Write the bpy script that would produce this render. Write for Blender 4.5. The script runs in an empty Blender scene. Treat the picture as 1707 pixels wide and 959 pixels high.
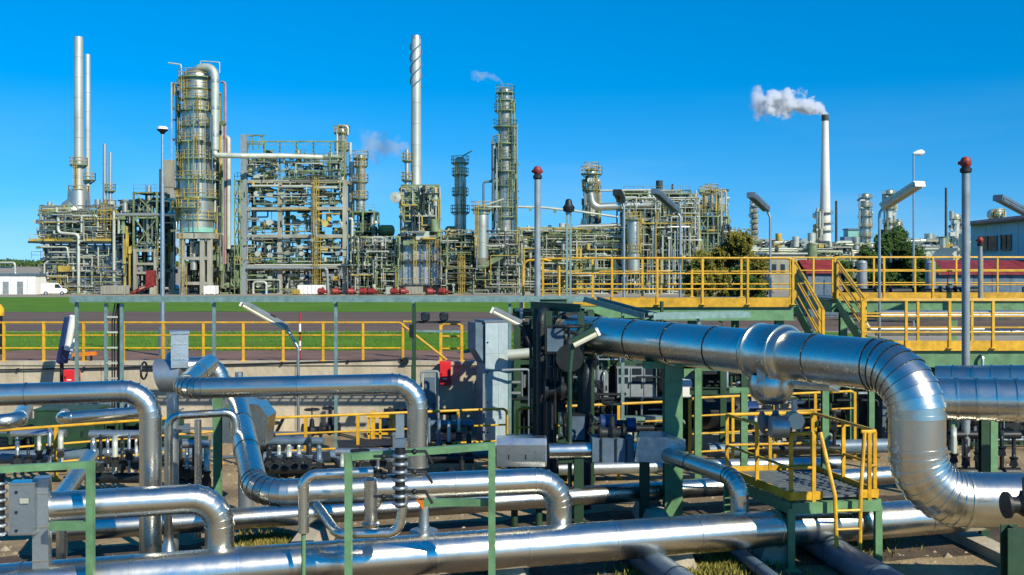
import bpy, math, random
from mathutils import Vector as V, Matrix
random.seed(7)
RAD = math.radians
SC = bpy.context.scene
COL = SC.collection
# ---------------------------------------------------------------- camera, sky, sun, exposure
F, CX, HY, CZ = 1700.0, 853.5, 435.0, 4.5        # focal length in photo pixels, principal column, eye-level row, eye height
cam_d = bpy.data.cameras.new('camera'); cam = bpy.data.objects.new('camera', cam_d); COL.objects.link(cam)
cam.location = (0, 0, CZ); cam.rotation_euler = (RAD(90), 0, 0)
cam_d.sensor_width = 36.0; cam_d.lens = 36.0 * F / 1707.0
cam_d.shift_y = -(479.5 - HY) / 1707.0
cam_d.clip_start = 0.2; cam_d.clip_end = 9000
SC.camera = cam
SUN_EL, SUN_AZ = RAD(35), RAD(40)                 # azimuth: to the right of straight behind the camera
sd = V((math.cos(SUN_EL) * math.sin(SUN_AZ), -math.cos(SUN_EL) * math.cos(SUN_AZ), math.sin(SUN_EL)))
w = bpy.data.worlds.new('World'); SC.world = w; w.use_nodes = True
nt = w.node_tree; bg = nt.nodes['Background']
sky = nt.nodes.new('ShaderNodeTexSky'); sky.sky_type = 'NISHITA'; sky.sun_disc = False
sky.sun_elevation = SUN_EL; sky.sun_rotation = math.atan2(sd.x, sd.y)
sky.air_density = 1.0; sky.dust_density = 0.0; sky.ozone_density = 6.0
stc = nt.nodes.new('ShaderNodeTexCoord'); sxyz = nt.nodes.new('ShaderNodeSeparateXYZ'); cxyz = nt.nodes.new('ShaderNodeCombineXYZ')
smr = nt.nodes.new('ShaderNodeMapRange'); smr.inputs[1].default_value = 0; smr.inputs[2].default_value = 1; smr.inputs[3].default_value = .10; smr.inputs[4].default_value = .80
nt.links.new(stc.outputs['Generated'], sxyz.inputs[0]); nt.links.new(sxyz.outputs[2], smr.inputs[0])
nt.links.new(sxyz.outputs[0], cxyz.inputs[0]); nt.links.new(sxyz.outputs[1], cxyz.inputs[1]); nt.links.new(smr.outputs[0], cxyz.inputs[2]); nt.links.new(cxyz.outputs[0], sky.inputs[0])
hs = nt.nodes.new('ShaderNodeHueSaturation'); hs.inputs['Saturation'].default_value = 1.42; hs.inputs['Hue'].default_value = 0.499
nt.links.new(sky.outputs[0], hs.inputs['Color'])
# thin high haze: faint, wind-drawn and strongest low over the horizon
hmp = nt.nodes.new('ShaderNodeMapping'); hmp.inputs['Scale'].default_value = (2.2, 2.2, 13.0); hmp.inputs['Rotation'].default_value = (.06, .03, 0); nt.links.new(stc.outputs['Generated'], hmp.inputs[0])
hno = nt.nodes.new('ShaderNodeTexNoise'); hno.inputs['Scale'].default_value = 1.3; hno.inputs['Detail'].default_value = 6; nt.links.new(hmp.outputs[0], hno.inputs['Vector'])
hmr = nt.nodes.new('ShaderNodeMapRange'); hmr.inputs[1].default_value = .45; hmr.inputs[2].default_value = .78; hmr.inputs[4].default_value = .30; nt.links.new(hno.outputs[0], hmr.inputs[0])
hlo = nt.nodes.new('ShaderNodeMapRange'); hlo.inputs[1].default_value = .02; hlo.inputs[2].default_value = .16; hlo.inputs[3].default_value = 1; hlo.inputs[4].default_value = 0; nt.links.new(sxyz.outputs[2], hlo.inputs[0])
hmu = nt.nodes.new('ShaderNodeMath'); hmu.operation = 'MULTIPLY'; nt.links.new(hmr.outputs[0], hmu.inputs[0]); nt.links.new(hlo.outputs[0], hmu.inputs[1])
hmx = nt.nodes.new('ShaderNodeMix'); hmx.data_type = 'RGBA'; nt.links.new(hmu.outputs[0], hmx.inputs[0]); nt.links.new(hs.outputs[0], hmx.inputs[6]); hmx.inputs[7].default_value = (4.2, 5.2, 6.0, 1)
nt.links.new(hmx.outputs[2], bg.inputs[0])
bg.inputs[1].default_value = 0.122
sun_d = bpy.data.lights.new('sun', 'SUN'); sun_d.energy = 5.0; sun_d.angle = RAD(0.53); sun_d.color = (1.0, 0.92, 0.76)
sun = bpy.data.objects.new('sun', sun_d); COL.objects.link(sun); sun.rotation_euler = sd.to_track_quat('Z', 'Y').to_euler()
SC.view_settings.view_transform = 'Standard'; SC.view_settings.look = 'None'
SC.view_settings.exposure = 0.25; SC.view_settings.gamma = 1.0
SC.cycles.max_bounces = 8; SC.cycles.diffuse_bounces = 3; SC.cycles.glossy_bounces = 5; SC.cycles.volume_bounces = 5
SC.cycles.use_denoising = True
SC.cycles.caustics_reflective = False; SC.cycles.caustics_refractive = False

def P(px, py, d): return V(((px - CX) / F * d, d, CZ - (py - HY) / F * d))     # the point seen at a photo pixel, d metres out
def G(px, py, z): return P(px, py, (CZ - z) * F / (py - HY))                    # ... on the level z
def ZG(d):                                                                       # height of the field behind the retaining wall
    return 1.8 - 0.0204 * (min(d, 180) - 27)

# ---------------------------------------------------------------- materials
MATS = {}
def mat(name, col, rough=0.6, metal=0.0, var=0.12, scale=3.0, bump=0.0, bscale=12.0, obj_var=0.0, rvar=0.0, col2=None, streak=1.0, spec=0.5, wear=0.0, wcol=(.14, .06, .025), wscale=9.0, stretch=None):
    m = bpy.data.materials.new(name); m.use_nodes = True; t = m.node_tree; b = t.nodes['Principled BSDF']
    tc = t.nodes.new('ShaderNodeTexCoord'); mp = t.nodes.new('ShaderNodeMapping'); mp.inputs['Scale'].default_value = stretch or (1, 1, streak)
    t.links.new(tc.outputs['Object'], mp.inputs[0])
    n = t.nodes.new('ShaderNodeTexNoise'); n.inputs['Scale'].default_value = scale; n.inputs['Detail'].default_value = 5; n.inputs['Roughness'].default_value = 0.65
    t.links.new(mp.outputs[0], n.inputs['Vector'])
    mx = t.nodes.new('ShaderNodeMix'); mx.data_type = 'RGBA'
    rmp = t.nodes.new('ShaderNodeMapRange'); rmp.inputs[1].default_value = 0.3; rmp.inputs[2].default_value = 0.7
    t.links.new(n.outputs[0], rmp.inputs[0]); t.links.new(rmp.outputs[0], mx.inputs[0])
    c2 = col2 or tuple(c * (1 - 2.2 * var) for c in col)
    mx.inputs[6].default_value = (*c2, 1); mx.inputs[7].default_value = (*[min(1, c * (1 + var * .6)) for c in col], 1)
    out = mx.outputs[2]
    if obj_var:
        oi = t.nodes.new('ShaderNodeObjectInfo'); hsv = t.nodes.new('ShaderNodeHueSaturation')
        mr = t.nodes.new('ShaderNodeMapRange'); mr.inputs[3].default_value = 1 - obj_var; mr.inputs[4].default_value = 1 + obj_var * .6
        t.links.new(oi.outputs['Random'], mr.inputs[0]); t.links.new(mr.outputs[0], hsv.inputs['Value']); t.links.new(out, hsv.inputs['Color']); out = hsv.outputs[0]
    if wear:
        nw = t.nodes.new('ShaderNodeTexNoise'); nw.inputs['Scale'].default_value = wscale; nw.inputs['Detail'].default_value = 8; nw.inputs['Roughness'].default_value = .7
        mw = t.nodes.new('ShaderNodeMapping'); mw.inputs['Scale'].default_value = (1, 1, .45); mw.inputs['Location'].default_value = (3.1, 1.7, 5.3); t.links.new(tc.outputs['Object'], mw.inputs[0]); t.links.new(mw.outputs[0], nw.inputs['Vector'])
        rw = t.nodes.new('ShaderNodeMapRange'); rw.inputs[1].default_value = .72 - wear * .3; rw.inputs[2].default_value = .80 - wear * .2; rw.inputs[4].default_value = .85; t.links.new(nw.outputs[0], rw.inputs[0])
        xw = t.nodes.new('ShaderNodeMix'); xw.data_type = 'RGBA'; t.links.new(rw.outputs[0], xw.inputs[0]); t.links.new(out, xw.inputs[6]); xw.inputs[7].default_value = (*wcol, 1); out = xw.outputs[2]
    t.links.new(out, b.inputs['Base Color'])
    b.inputs['Metallic'].default_value = metal; b.inputs['Roughness'].default_value = rough
    b.inputs['Specular IOR Level'].default_value = spec
    if rvar:
        mr2 = t.nodes.new('ShaderNodeMapRange'); mr2.inputs[1].default_value = .3; mr2.inputs[2].default_value = .7
        mr2.inputs[3].default_value = rough + rvar; mr2.inputs[4].default_value = max(.03, rough - rvar)
        t.links.new(n.outputs[0], mr2.inputs[0]); t.links.new(mr2.outputs[0], b.inputs['Roughness'])
    if bump:
        n2 = t.nodes.new('ShaderNodeTexNoise'); n2.inputs['Scale'].default_value = bscale; n2.inputs['Detail'].default_value = 3
        t.links.new(tc.outputs['Object'], n2.inputs['Vector'])
        bp = t.nodes.new('ShaderNodeBump'); bp.inputs['Strength'].default_value = bump; bp.inputs['Distance'].default_value = .05
        t.links.new(n2.outputs[0], bp.inputs['Height']); t.links.new(bp.outputs[0], b.inputs['Normal'])
    MATS[name] = m; return m
ALU = mat('aluminium_cladding', (.72, .70, .61), .28, 1.0, var=.07, scale=4, bump=.07, bscale=2.0, obj_var=.12, rvar=.05, wear=.25, wcol=(.40, .37, .32), wscale=3.5)
ALUD = mat('dull_galvanised', (.44, .50, .52), .42, .85, var=.14, scale=6, bump=.10, bscale=7, obj_var=.10, rvar=.08, wear=.3, wcol=(.26, .24, .2), wscale=5)
ALUF = mat('far_cladding', (.62, .62, .52), .40, .8, var=.16, scale=.35, bump=.12, bscale=.8, obj_var=.12, rvar=.08)
YEL = mat('yellow_paint', (.74, .42, .024), .42, 0, var=.2, scale=4, obj_var=.15, bump=.08, bscale=30, wear=.36, wcol=(.20, .085, .03), wscale=14)
YELF = mat('far_yellow_paint', (.50, .37, .07), .5, 0, var=.25, scale=.7, obj_var=.10)
GRN = mat('green_paint', (.14, .30, .14), .5, 0, var=.2, scale=3, bump=.08, bscale=25, obj_var=.10, wear=.35, wcol=(.13, .10, .055), wscale=10)
GRND = mat('shade_darkened_green_paint', (.024, .068, .032), .5, 0, var=.2, scale=3, obj_var=.15)  # green darkened to carry the shade of the equipment bay
GRNF = mat('far_green_steel', (.22, .30, .15), .6, 0, var=.3, scale=.6, obj_var=.2)
TRAY = mat('cable_tray_galvanised', (.24, .38, .35), .5, .45, var=.18, scale=5, obj_var=.05, wear=.3, wcol=(.14, .12, .08))
GREY = mat('grey_paint', (.29, .34, .35), .5, .2, var=.15, scale=3, obj_var=.10)
GREYB = mat('blue_grey_paint', (.13, .20, .26), .5, .2, var=.18, scale=3, obj_var=.12)
DARK = mat('dark_and_shaded_machinery', (.018, .024, .026), .5, .2, var=.3, scale=6, obj_var=.3)  # near-black; on the bay machinery it stands in for shade
DARKF = mat('far_dark_steel', (.05, .065, .06), .6, .2, var=.3, scale=1, obj_var=.3)
CONC = mat('weathered_concrete', (.50, .44, .32), .9, 0, var=.16, scale=1.6, bump=.3, bscale=9, obj_var=.06, streak=.35)
CONCF = mat('far_concrete', (.36, .355, .28), .9, 0, var=.2, scale=.5, obj_var=.08, streak=.3)
WHT = mat('white_paint', (.84, .84, .80), .45, 0, var=.08, scale=1.0, obj_var=.05)
WHTF = mat('far_white_pipe', (.58, .61, .50), .4, .3, var=.12, scale=.8, obj_var=.10)
RED = mat('red_paint', (.74, .025, .03), .4, 0, var=.12, scale=3)
REDD = mat('dull_red_paint', (.29, .03, .022), .55, 0, var=.25, scale=2, obj_var=.2)
PINK = mat('red_primer_pipe', (.45, .22, .2), .6, 0, var=.2, scale=.5)
GLASS = mat('dark_glass', (.02, .03, .04), .08, 0, var=.05)
LAMP = mat('lamp_diffuser', (.72, .70, .52), .35, 0, var=.06)
BLUE = mat('blue_paint', (.015, .05, .17), .4, .1, var=.15, scale=4)
TEAL = mat('teal_band_paint', (.22, .50, .42), .5, 0, var=.12, scale=1)
BLACK = mat('black_rubber', (.012, .012, .013), .7, 0, var=.1)
ORANGE = mat('orange_paint', (.72, .20, .015), .5, 0, var=.12)
SILVER = mat('heater_casing', (.50, .58, .66), .45, .55, var=.16, scale=.5, bump=.1, bscale=1.2, obj_var=.08)
CREAM = mat('weathered_cream_vessel', (.66, .54, .16), .5, .1, var=.2, scale=.8)
WALLB = mat('blue_grey_wall_sheet', (.60, .69, .70), .6, 0, var=.06, scale=.8)
ROOFR = mat('red_roof_sheet', (.62, .24, .20), .6, 0, var=.15, scale=1)
STACKM = mat('stack_grey_white', (.60, .62, .53), .45, .45, var=.15, scale=.35, streak=.3, obj_var=.05)

# ---------------------------------------------------------------- mesh building
class MB:
    def __init__(s): s.v = []; s.f = []
    def add(s, vs, fs):
        o = len(s.v); s.v += [tuple(v) for v in vs]; s.f += [tuple(i + o for i in f) for f in fs]; return s
    def box(s, c, sz, rz=0, rx=0):
        m = Matrix.Rotation(rz, 3, 'Z') @ Matrix.Rotation(rx, 3, 'X'); c = V(c)
        vs = [c + m @ V((x * sz[0] / 2, y * sz[1] / 2, z * sz[2] / 2)) for z in (-1, 1) for y in (-1, 1) for x in (-1, 1)]
        return s.add(vs, [(0, 2, 3, 1), (4, 5, 7, 6), (0, 1, 5, 4), (2, 6, 7, 3), (0, 4, 6, 2), (1, 3, 7, 5)])
    def bar(s, a, b, wd, ht=None, up=(0, 0, 1)):
        a = V(a); b = V(b); ht = ht or wd; t = (b - a).normalized(); up = V(up)
        if abs(t.dot(up)) > .97: up = V((0, 1, 0)) if abs(t.y) < .9 else V((1, 0, 0))
        x = t.cross(up).normalized(); y = x.cross(t).normalized()
        vs = [p + x * i * wd / 2 + y * j * ht / 2 for p in (a, b) for j in (-1, 1) for i in (-1, 1)]
        return s.add(vs, [(0, 1, 3, 2), (4, 6, 7, 5), (0, 4, 5, 1), (2, 3, 7, 6), (0, 2, 6, 4), (1, 5, 7, 3)])
    def ibeam(s, a, b, wd, ht, tk=None, up=(0, 0, 1)):
        a = V(a); b = V(b); tk = tk or max(.012, wd * .12); t = (b - a).normalized(); up = V(up)
        if abs(t.dot(up)) > .97: up = V((0, 1, 0)) if abs(t.y) < .9 else V((1, 0, 0))
        x = t.cross(up).normalized(); y = x.cross(t).normalized(); W = wd / 2; H = ht / 2; k = tk / 2
        pr = [(-W, -H), (W, -H), (W, -H + tk), (k, -H + tk), (k, H - tk), (W, H - tk), (W, H), (-W, H), (-W, H - tk), (-k, H - tk), (-k, -H + tk), (-W, -H + tk)]
        n = 12; vs = [p + x * q[0] + y * q[1] for p in (a, b) for q in pr]
        return s.add(vs, [(i, (i + 1) % n, (i + 1) % n + n, i + n) for i in range(n)] + [tuple(range(n))[::-1], tuple(range(n, 2 * n))])
    def tube(s, pts, r, n=10, caps=True, radii=None):
        pts = [V(p) for p in pts]; m = len(pts)
        tg = []
        for i in range(m):
            a = pts[max(0, i - 1)]; b = pts[min(m - 1, i + 1)]
            if 0 < i < m - 1: t = (pts[i] - a).normalized() + (b - pts[i]).normalized()
            else: t = b - a
            tg.append(t.normalized() if t.length > 1e-9 else V((0, 0, 1)))
        u = tg[0].orthogonal().normalized(); vs = []
        for i in range(m):
            u = (u - tg[i] * u.dot(tg[i])).normalized(); q = tg[i].cross(u)
            rr = radii[i] if radii else r
            if 0 < i < m - 1:
                c = max(.5, tg[i].dot((pts[i + 1] - pts[i]).normalized()))
            else: c = 1
            for k in range(n):
                an = 2 * math.pi * k / n; vs.append(pts[i] + (u * math.cos(an) + q * math.sin(an)) * (rr / c ** .5))
        fs = [(i * n + k, i * n + (k + 1) % n, (i + 1) * n + (k + 1) % n, (i + 1) * n + k) for i in range(m - 1) for k in range(n)]
        if caps: fs += [tuple(range(n))[::-1], tuple(range((m - 1) * n, m * n))]
        return s.add(vs, fs)
    def cyl(s, a, b, r, r2=None, n=14, caps=True): return s.tube([a, b], r, n, caps, [r, r if r2 is None else r2])
    def lathe(s, c, prof, n=24, a0=0, a1=2 * math.pi):
        c = V(c); m = len(prof); full = abs(a1 - a0 - 2 * math.pi) < 1e-6; k2 = n if full else n + 1
        vs = [c + V((r * math.cos(a0 + (a1 - a0) * k / n), r * math.sin(a0 + (a1 - a0) * k / n), z)) for r, z in prof for k in range(k2)]
        fs = []
        for i in range(m - 1):
            for k in range(n):
                k1 = (k + 1) % k2; fs.append((i * k2 + k, i * k2 + k1, (i + 1) * k2 + k1, (i + 1) * k2 + k))
        return s.add(vs, fs)
    def ball(s, c, r, n=12, sz=1.0):
        return s.lathe(c, [(max(1e-4, r * math.sin(math.pi * i / 8)), -r * sz * math.cos(math.pi * i / 8)) for i in range(9)], n)
    def prism(s, pts, ext):
        n = len(pts); ext = V(ext); vs = [V(p) for p in pts] + [V(p) + ext for p in pts]
        return s.add(vs, [tuple(range(n))[::-1], tuple(range(n, 2 * n))] + [(i, (i + 1) % n, (i + 1) % n + n, i + n) for i in range(n)])
    def build(s, name, m, root=None, smooth=True, kind=None, label=None, loc=None):
        o0 = V(loc) if loc is not None else (root.location if root is not None else V((0, 0, 0)))
        par = root
        me = bpy.data.meshes.new(name)
        me.from_pydata([(x - o0.x, y - o0.y, z - o0.z) for x, y, z in s.v], [], s.f)
        if smooth:
            me.polygons.foreach_set('use_smooth', [True] * len(me.polygons)); me.set_sharp_from_angle(angle=RAD(38))
        me.materials.append(m)
        o = bpy.data.objects.new(name, me); COL.objects.link(o)
        if par is not None: o.parent = par
        if loc is not None and par is None: o.location = loc
        if kind: o['kind'] = kind
        if label: o['label'] = label
        return o
LABELS = {}
def tag(o, label, cat, group=None, kind=None):
    if label: o['label'] = label; LABELS.setdefault((label, group), []).append(o.name)
    if cat: o['category'] = cat
    if group: o['group'] = group
    if kind: o['kind'] = kind
    return o
def thing(name, label, cat, loc, group=None):
    o = bpy.data.objects.new(name, None); COL.objects.link(o); o.location = V(loc); o.empty_display_size = .3
    return tag(o, label, cat, group)
def sub(parent_obj, root, mb, name, m, **k):                       # a sub-part: same local space as the thing
    o = mb.build(name, m, root, **k); o.parent = parent_obj; return o
def copy_tree(root, loc, label, group=None, rz=None):
    r = root.copy(); COL.objects.link(r); r.location = V(loc)
    if rz is not None: r.rotation_euler.z = rz
    tag(r, label, None, group)
    for ch in list(root.children):
        c = ch.copy(); COL.objects.link(c); c.parent = r
        for g in list(ch.children):
            d = g.copy(); COL.objects.link(d); d.parent = c
    return r
def shared(o_src, root, loc, name=None):                           # another part with the same mesh
    o = o_src.copy(); COL.objects.link(o); o.parent = root; o.location = V(loc); return o

def fillet(pts, R, g=6):
    pts = [V(p) for p in pts]; out = [('p', [pts[0]])]
    for i in range(1, len(pts) - 1):
        a, b, c = pts[i - 1], pts[i], pts[i + 1]; u = (a - b).normalized(); v = (c - b).normalized()
        th = math.acos(max(-1, min(1, -u.dot(v))))
        if th < .02: out.append(('p', [b])); continue
        t = min(R * math.tan(th / 2), (a - b).length * .49, (c - b).length * .49); r = t / math.tan(th / 2)
        ctr = b + (u + v).normalized() * (r / math.cos(th / 2)); s0 = b + u * t; e0 = b + v * t
        p0 = s0 - ctr; ax = p0.cross(e0 - ctr).normalized()
        out.append(('e', [ctr + Matrix.Rotation(th * k / g, 3, ax) @ p0 for k in range(g + 1)]))
    out.append(('p', [pts[-1]])); return out
def flat(fl): return [p for _, l in fl for p in l]
def pipe_path(pts, R, g=5): return flat(fillet(pts, R, g))

def clad(label, pts, r, R=None, seam=1.1, n=28, g=7, m=None, cat='pipe', name='clad_pipe', group=None, bead=.009, caps=True, root=None):
    """a sheet-clad pipe: every straight sheet and every elbow gore is a part of its own, each lapped over the next"""
    m = m or ALU; R = R or 2.2 * r; pts = [V(p) for p in pts]
    base = min(pts, key=lambda p: p.z)
    if root is None: root = thing(name, label, cat, (base.x, base.y, max(0, base.z - r)), group)
    fl = fillet(pts, R, g); segs = []; prev = None
    for kind, l in fl:
        if prev is not None:
            L = (l[0] - prev).length
            if L > 1e-3:
                k = max(1, round(L / seam))
                for i in range(k): segs.append(('cladding_sheet', prev.lerp(l[0], i / k), prev.lerp(l[0], (i + 1) / k)))
        for i in range(len(l) - 1): segs.append(('elbow_gore', l[i], l[i + 1]))
        prev = l[-1]
    nodes = [segs[0][1]] + [q[2] for q in segs]; tg = []
    for i in range(len(nodes)):
        t = V((0, 0, 0))
        if i > 0: t += (nodes[i] - nodes[i - 1]).normalized()
        if i < len(nodes) - 1: t += (nodes[i + 1] - nodes[i]).normalized()
        tg.append(t.normalized())
    u = tg[0].orthogonal().normalized(); fr = []
    for t in tg:
        u = (u - t * u.dot(t)).normalized(); fr.append((u.copy(), t.cross(u)))
    for i, (nm, a, b) in enumerate(segs):
        L = (b - a).length; bw = min(.036, L * .3) * max(.5, r / .3); mb = MB(); vs = []
        for f_, rr in ((0, r), (1 - bw / L, r), (1 - bw / L, r + bead), (1, r + bead)):
            ua = fr[i][0].lerp(fr[i + 1][0], f_); qa = fr[i][1].lerp(fr[i + 1][1], f_); c = a.lerp(b, f_)
            vs += [c + (ua * math.cos(2 * math.pi * k / n) + qa * math.sin(2 * math.pi * k / n)) * rr for k in range(n)]
        fs = [(j * n + k, j * n + (k + 1) % n, (j + 1) * n + (k + 1) % n, (j + 1) * n + k) for j in range(3) for k in range(n)]
        if caps and i == 0: fs.append(tuple(range(n))[::-1])
        if caps and i == len(segs) - 1: fs.append(tuple(range(3 * n, 4 * n)))
        mb.add(vs, fs); mb.build(nm, m, root)
    return root

def railing(label, pts, h=1.1, m=None, nmid=2, step=1.1, r=.03, group=None, at=None, toe=0, name='guard_railing', cap=True):
    """pts: floor line of the railing"""
    m = m or YEL; pts = [V(p) for p in pts]; root = thing(name, label, 'railing', pts[0], group)
    up = V((0, 0, 1))
    hp = [p + up * h for p in pts]
    if cap: hp = [pts[0] + up * (h * (1 / (nmid + 1)))] + hp + [pts[-1] + up * (h / (nmid + 1))]
    MB().tube(pipe_path(hp, .12, 4), r, 8).build('handrail', m, root)
    for k in range(1, nmid + 1): MB().tube([p + up * h * k / (nmid + 1) for p in pts], r * .75, 7).build('middle_rail', m, root)
    L = [0]
    for a, b in zip(pts, pts[1:]): L.append(L[-1] + (b - a).length)
    n = max(1, round(L[-1] / step)); src = None
    for i in range(n + 1):
        s_ = L[-1] * i / n; k = 0
        while k < len(pts) - 2 and L[k + 1] < s_: k += 1
        p = pts[k].lerp(pts[k + 1], (s_ - L[k]) / max(1e-6, L[k + 1] - L[k]))
        if src is None:
            mb = MB().box((p.x, p.y, p.z + h / 2 - .01), (r * 2.1, r * 2.1, h - .02)); mb.box((p.x, p.y, p.z + .008), (r * 5, r * 5, .016)); src = mb.build('post', m, root)
            src_p = p.copy()
        else: shared(src, root, p - src_p)
    if toe:
        for a, b in zip(pts, pts[1:]): MB().bar(a + up * (toe / 2 + .02), b + up * (toe / 2 + .02), .012, toe).build('toe_board', m, root)
    return root
# ---------------------------------------------------------------- ground
def sheet(name, m, y0, y1, dz, x0=-260, x1=260, ny=2, nx=2, jit=0.0, zf=ZG, skew=0.0, kind='structure'):
    mb = MB(); vs = []; rnd = random.Random(hash(name) % 1000 + 3)
    for j in range(ny + 1):
        for i in range(nx + 1):
            x = x0 + (x1 - x0) * i / nx; y = y0 + (y1 - y0) * j / ny
            if j in (0, ny): y += rnd.uniform(-jit, jit)
            y += skew * x
            vs.append((x, y, zf(y) + dz))
    mb.add(vs, [(j * (nx + 1) + i, j * (nx + 1) + i + 1, (j + 1) * (nx + 1) + i + 1, (j + 1) * (nx + 1) + i) for j in range(ny) for i in range(nx)])
    o = mb.build(name, m, None, smooth=False); o['kind'] = kind; return o
SAND = mat('sandy_pit_floor', (.40, .30, .16), .95, 0, var=.22, scale=.42, bump=.6, bscale=14, col2=(.10, .07, .038), wear=.45, wcol=(.05, .038, .025), wscale=1.1)  # dark blotches stand in for the shadows across the pit floor
APRON = mat('plant_apron', (.33, .29, .22), .95, 0, var=.2, scale=.12, bump=.1, bscale=2)
ASPH = mat('brown_asphalt', (.15, .098, .065), .9, 0, var=.26, scale=1.1, stretch=(.03, .6, 1), wear=.42, wcol=(.075, .055, .04), wscale=.14, bump=.15, bscale=8)
ASPH2 = mat('reddish_pavement', (.21, .115, .075), .9, 0, var=.2, scale=.7, bump=.15, bscale=8)
GRASS = mat('lawn', (.105, .215, .010), .9, 0, var=.2, scale=.5, bump=.6, bscale=9, col2=(.055, .14, .008), stretch=(.5, 1.2, 1), spec=.2, wear=.4, wcol=(.13, .15, .03), wscale=.22)
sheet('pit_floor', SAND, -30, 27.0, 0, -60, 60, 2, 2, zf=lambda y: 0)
mb = MB(); ys = [27.0, 180, 400, 1200, 6000]
mb.add([(x, y, ZG(y)) for y in ys for x in (-5000, 5000)], [(2 * i, 2 * i + 1, 2 * i + 3, 2 * i + 2) for i in range(4)])
o = mb.build('ground', APRON, None, smooth=False); o['kind'] = 'structure'
sheet('pavement', ASPH2, 27.3, 32.2, .004, -60, 9, 1, 8)
sheet('lawn', GRASS, 31.9, 43.2, .010, -90, 14, 2, 200, jit=.30, skew=.01)
sheet('road', ASPH, 44.5, 73, .008, -260, 200, 2, 20, skew=.01)
sheet('lawn', GRASS, 72.5, 142, .012, -260, 160, 2, 200, jit=1.2, skew=.01)
# short grass blades along the lawns' edges
def blades(name, label, n, fn, h, m, seed=1):
    rnd = random.Random(seed); mb = MB()
    for _ in range(n):
        x, y, z = fn(rnd); a = rnd.uniform(0, 6.28); hh = h * rnd.uniform(.5, 1.3); w_ = hh * .16
        c, s_ = math.cos(a) * w_, math.sin(a) * w_; lx, ly = rnd.uniform(-.5, .5) * hh, rnd.uniform(-.5, .5) * hh
        mb.add([(x - c, y - s_, z), (x + c, y + s_, z), (x + lx, y + ly, z + hh)], [(0, 1, 2)])
    o = mb.build(name, m, None, smooth=False); o['kind'] = 'stuff'; tag(o, label, 'grass'); return o
def fn_edge(rnd):
    x = rnd.uniform(-28, 12); y = rnd.choice([31.9 + abs(rnd.gauss(0, .7)), 43.1 - abs(rnd.gauss(0, .8)), rnd.uniform(32, 43)]) + .01 * x
    return x, y, ZG(y)
blades('lawn_grass', 'mown green grass strip behind the yellow wall railing', 26000, fn_edge, .09, GRASS, 2)
DRY = mat('dry_weeds', (.30, .24, .05), .9, 0, var=.35, scale=4, col2=(.12, .14, .02))
def fn_dry(rnd):
    k = rnd.choice([(1180, 950, 60, 10), (1235, 938, 40, 8), (1130, 955, 50, 6), (800, 940, 30, 8), (440, 905, 25, 8), (1500, 880, 40, 8), (1420, 905, 40, 10)])
    p = G(k[0] + rnd.gauss(0, k[2]), max(850, k[1] + rnd.gauss(0, k[3])), 0); return p.x, p.y, 0
blades('weed_tufts', 'dry yellow-green weeds on the sand under the pipes', 6000, fn_dry, .10, DRY, 5)

# dark earth sheet under the pipe row, standing in for the pipes' shade
TRENCH_SHADE = mat('trench_shade_earth', (.10, .072, .045), .95, 0, var=.3, scale=.9, bump=.6, bscale=12, col2=(.03, .022, .015))
mb = MB(); rnd = random.Random(12); fr_ = []; bk_ = []
for i in range(41):
    px = -200 + i * 47; df = 12.66 + (px - 100) / 1300 * 2.84; db_ = 16.0 + (px - 400) / 1030 * 2.9
    df = df - (1.6 if px < 900 else 1.6 - min(1.3, (px - 900) / 300)) + rnd.uniform(-.12, .12); db_ += .55 + rnd.uniform(-.2, .2)
    fr_.append(((px - CX) / F * df, df, .005)); bk_.append(((px - CX) / F * db_, db_, .005))
mb.add(fr_ + bk_, [(i, i + 1, i + 42, i + 41) for i in range(40)]); o = mb.build('trench_shade_sheet', TRENCH_SHADE, None, smooth=False); o['kind'] = 'structure'
# pebbles and rubble on the pit floor
rnd = random.Random(31); mb = MB()
for _ in range(2600):
    x = rnd.uniform(-9, 11); y = rnd.uniform(10.5, 26.5); r_ = rnd.uniform(.012, .05) * (1 if rnd.random() < .93 else 2)
    vs = [(x + r_ * rnd.uniform(.6, 1.3) * math.cos(a), y + r_ * rnd.uniform(.6, 1.3) * math.sin(a), -.004) for a in (0, 1.3, 2.5, 3.8, 5.1)] + [(x, y, r_ * rnd.uniform(.4, .9))]
    mb.add(vs, [(i, (i + 1) % 5, 5) for i in range(5)])
o = mb.build('gravel', mat('pale_pebbles', (.42, .35, .24), .9, 0, var=.3, scale=5), None, smooth=False); tag(o, 'loose pale pebbles strewn over the sandy pit floor', 'gravel', kind='stuff')

# ---------------------------------------------------------------- retaining wall with panels and coping
root = thing('retaining_wall', 'long tan concrete retaining wall of upright panels below the lawn', 'wall', (0, 27, 0))
x0 = -16.0; k = 0
rnd = random.Random(4)
while x0 < 18:
    wd = 2.05 if k % 3 else 1.03
    MB().box((x0 + wd / 2, 27.08 + rnd.uniform(-.006, .006), .87), (wd - .018, .2, 1.74)).build('concrete_panel', CONC, root)
    MB().box((x0 + wd / 2, 27.1, 1.79), (wd - .008, .32, .1)).build('coping_stone', CONC, root); x0 += wd; k += 1
MB().box((1, 27.17, .85), (36, .12, 1.66)).build('backing', CONC, root)
cb = thing('wall_cable', 'thin dark cable conduit clipped along the concrete wall', 'cable', P(-60, 618, 26.9))
MB().tube([P(-60, 618, 26.9), P(200, 613, 26.92), P(450, 606, 26.92), P(672, 600, 26.94)], .022, 8).build('conduit', DARK, cb)
for px, py in [(30, 616.5), (140, 614.5), (250, 611.5), (360, 608.6), (470, 605.5), (580, 602.8), (668, 600)]:
    q = P(px, py, 26.94); MB().box(q, (.05, .1, .08)).build('clip', DARK, cb)
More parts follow.
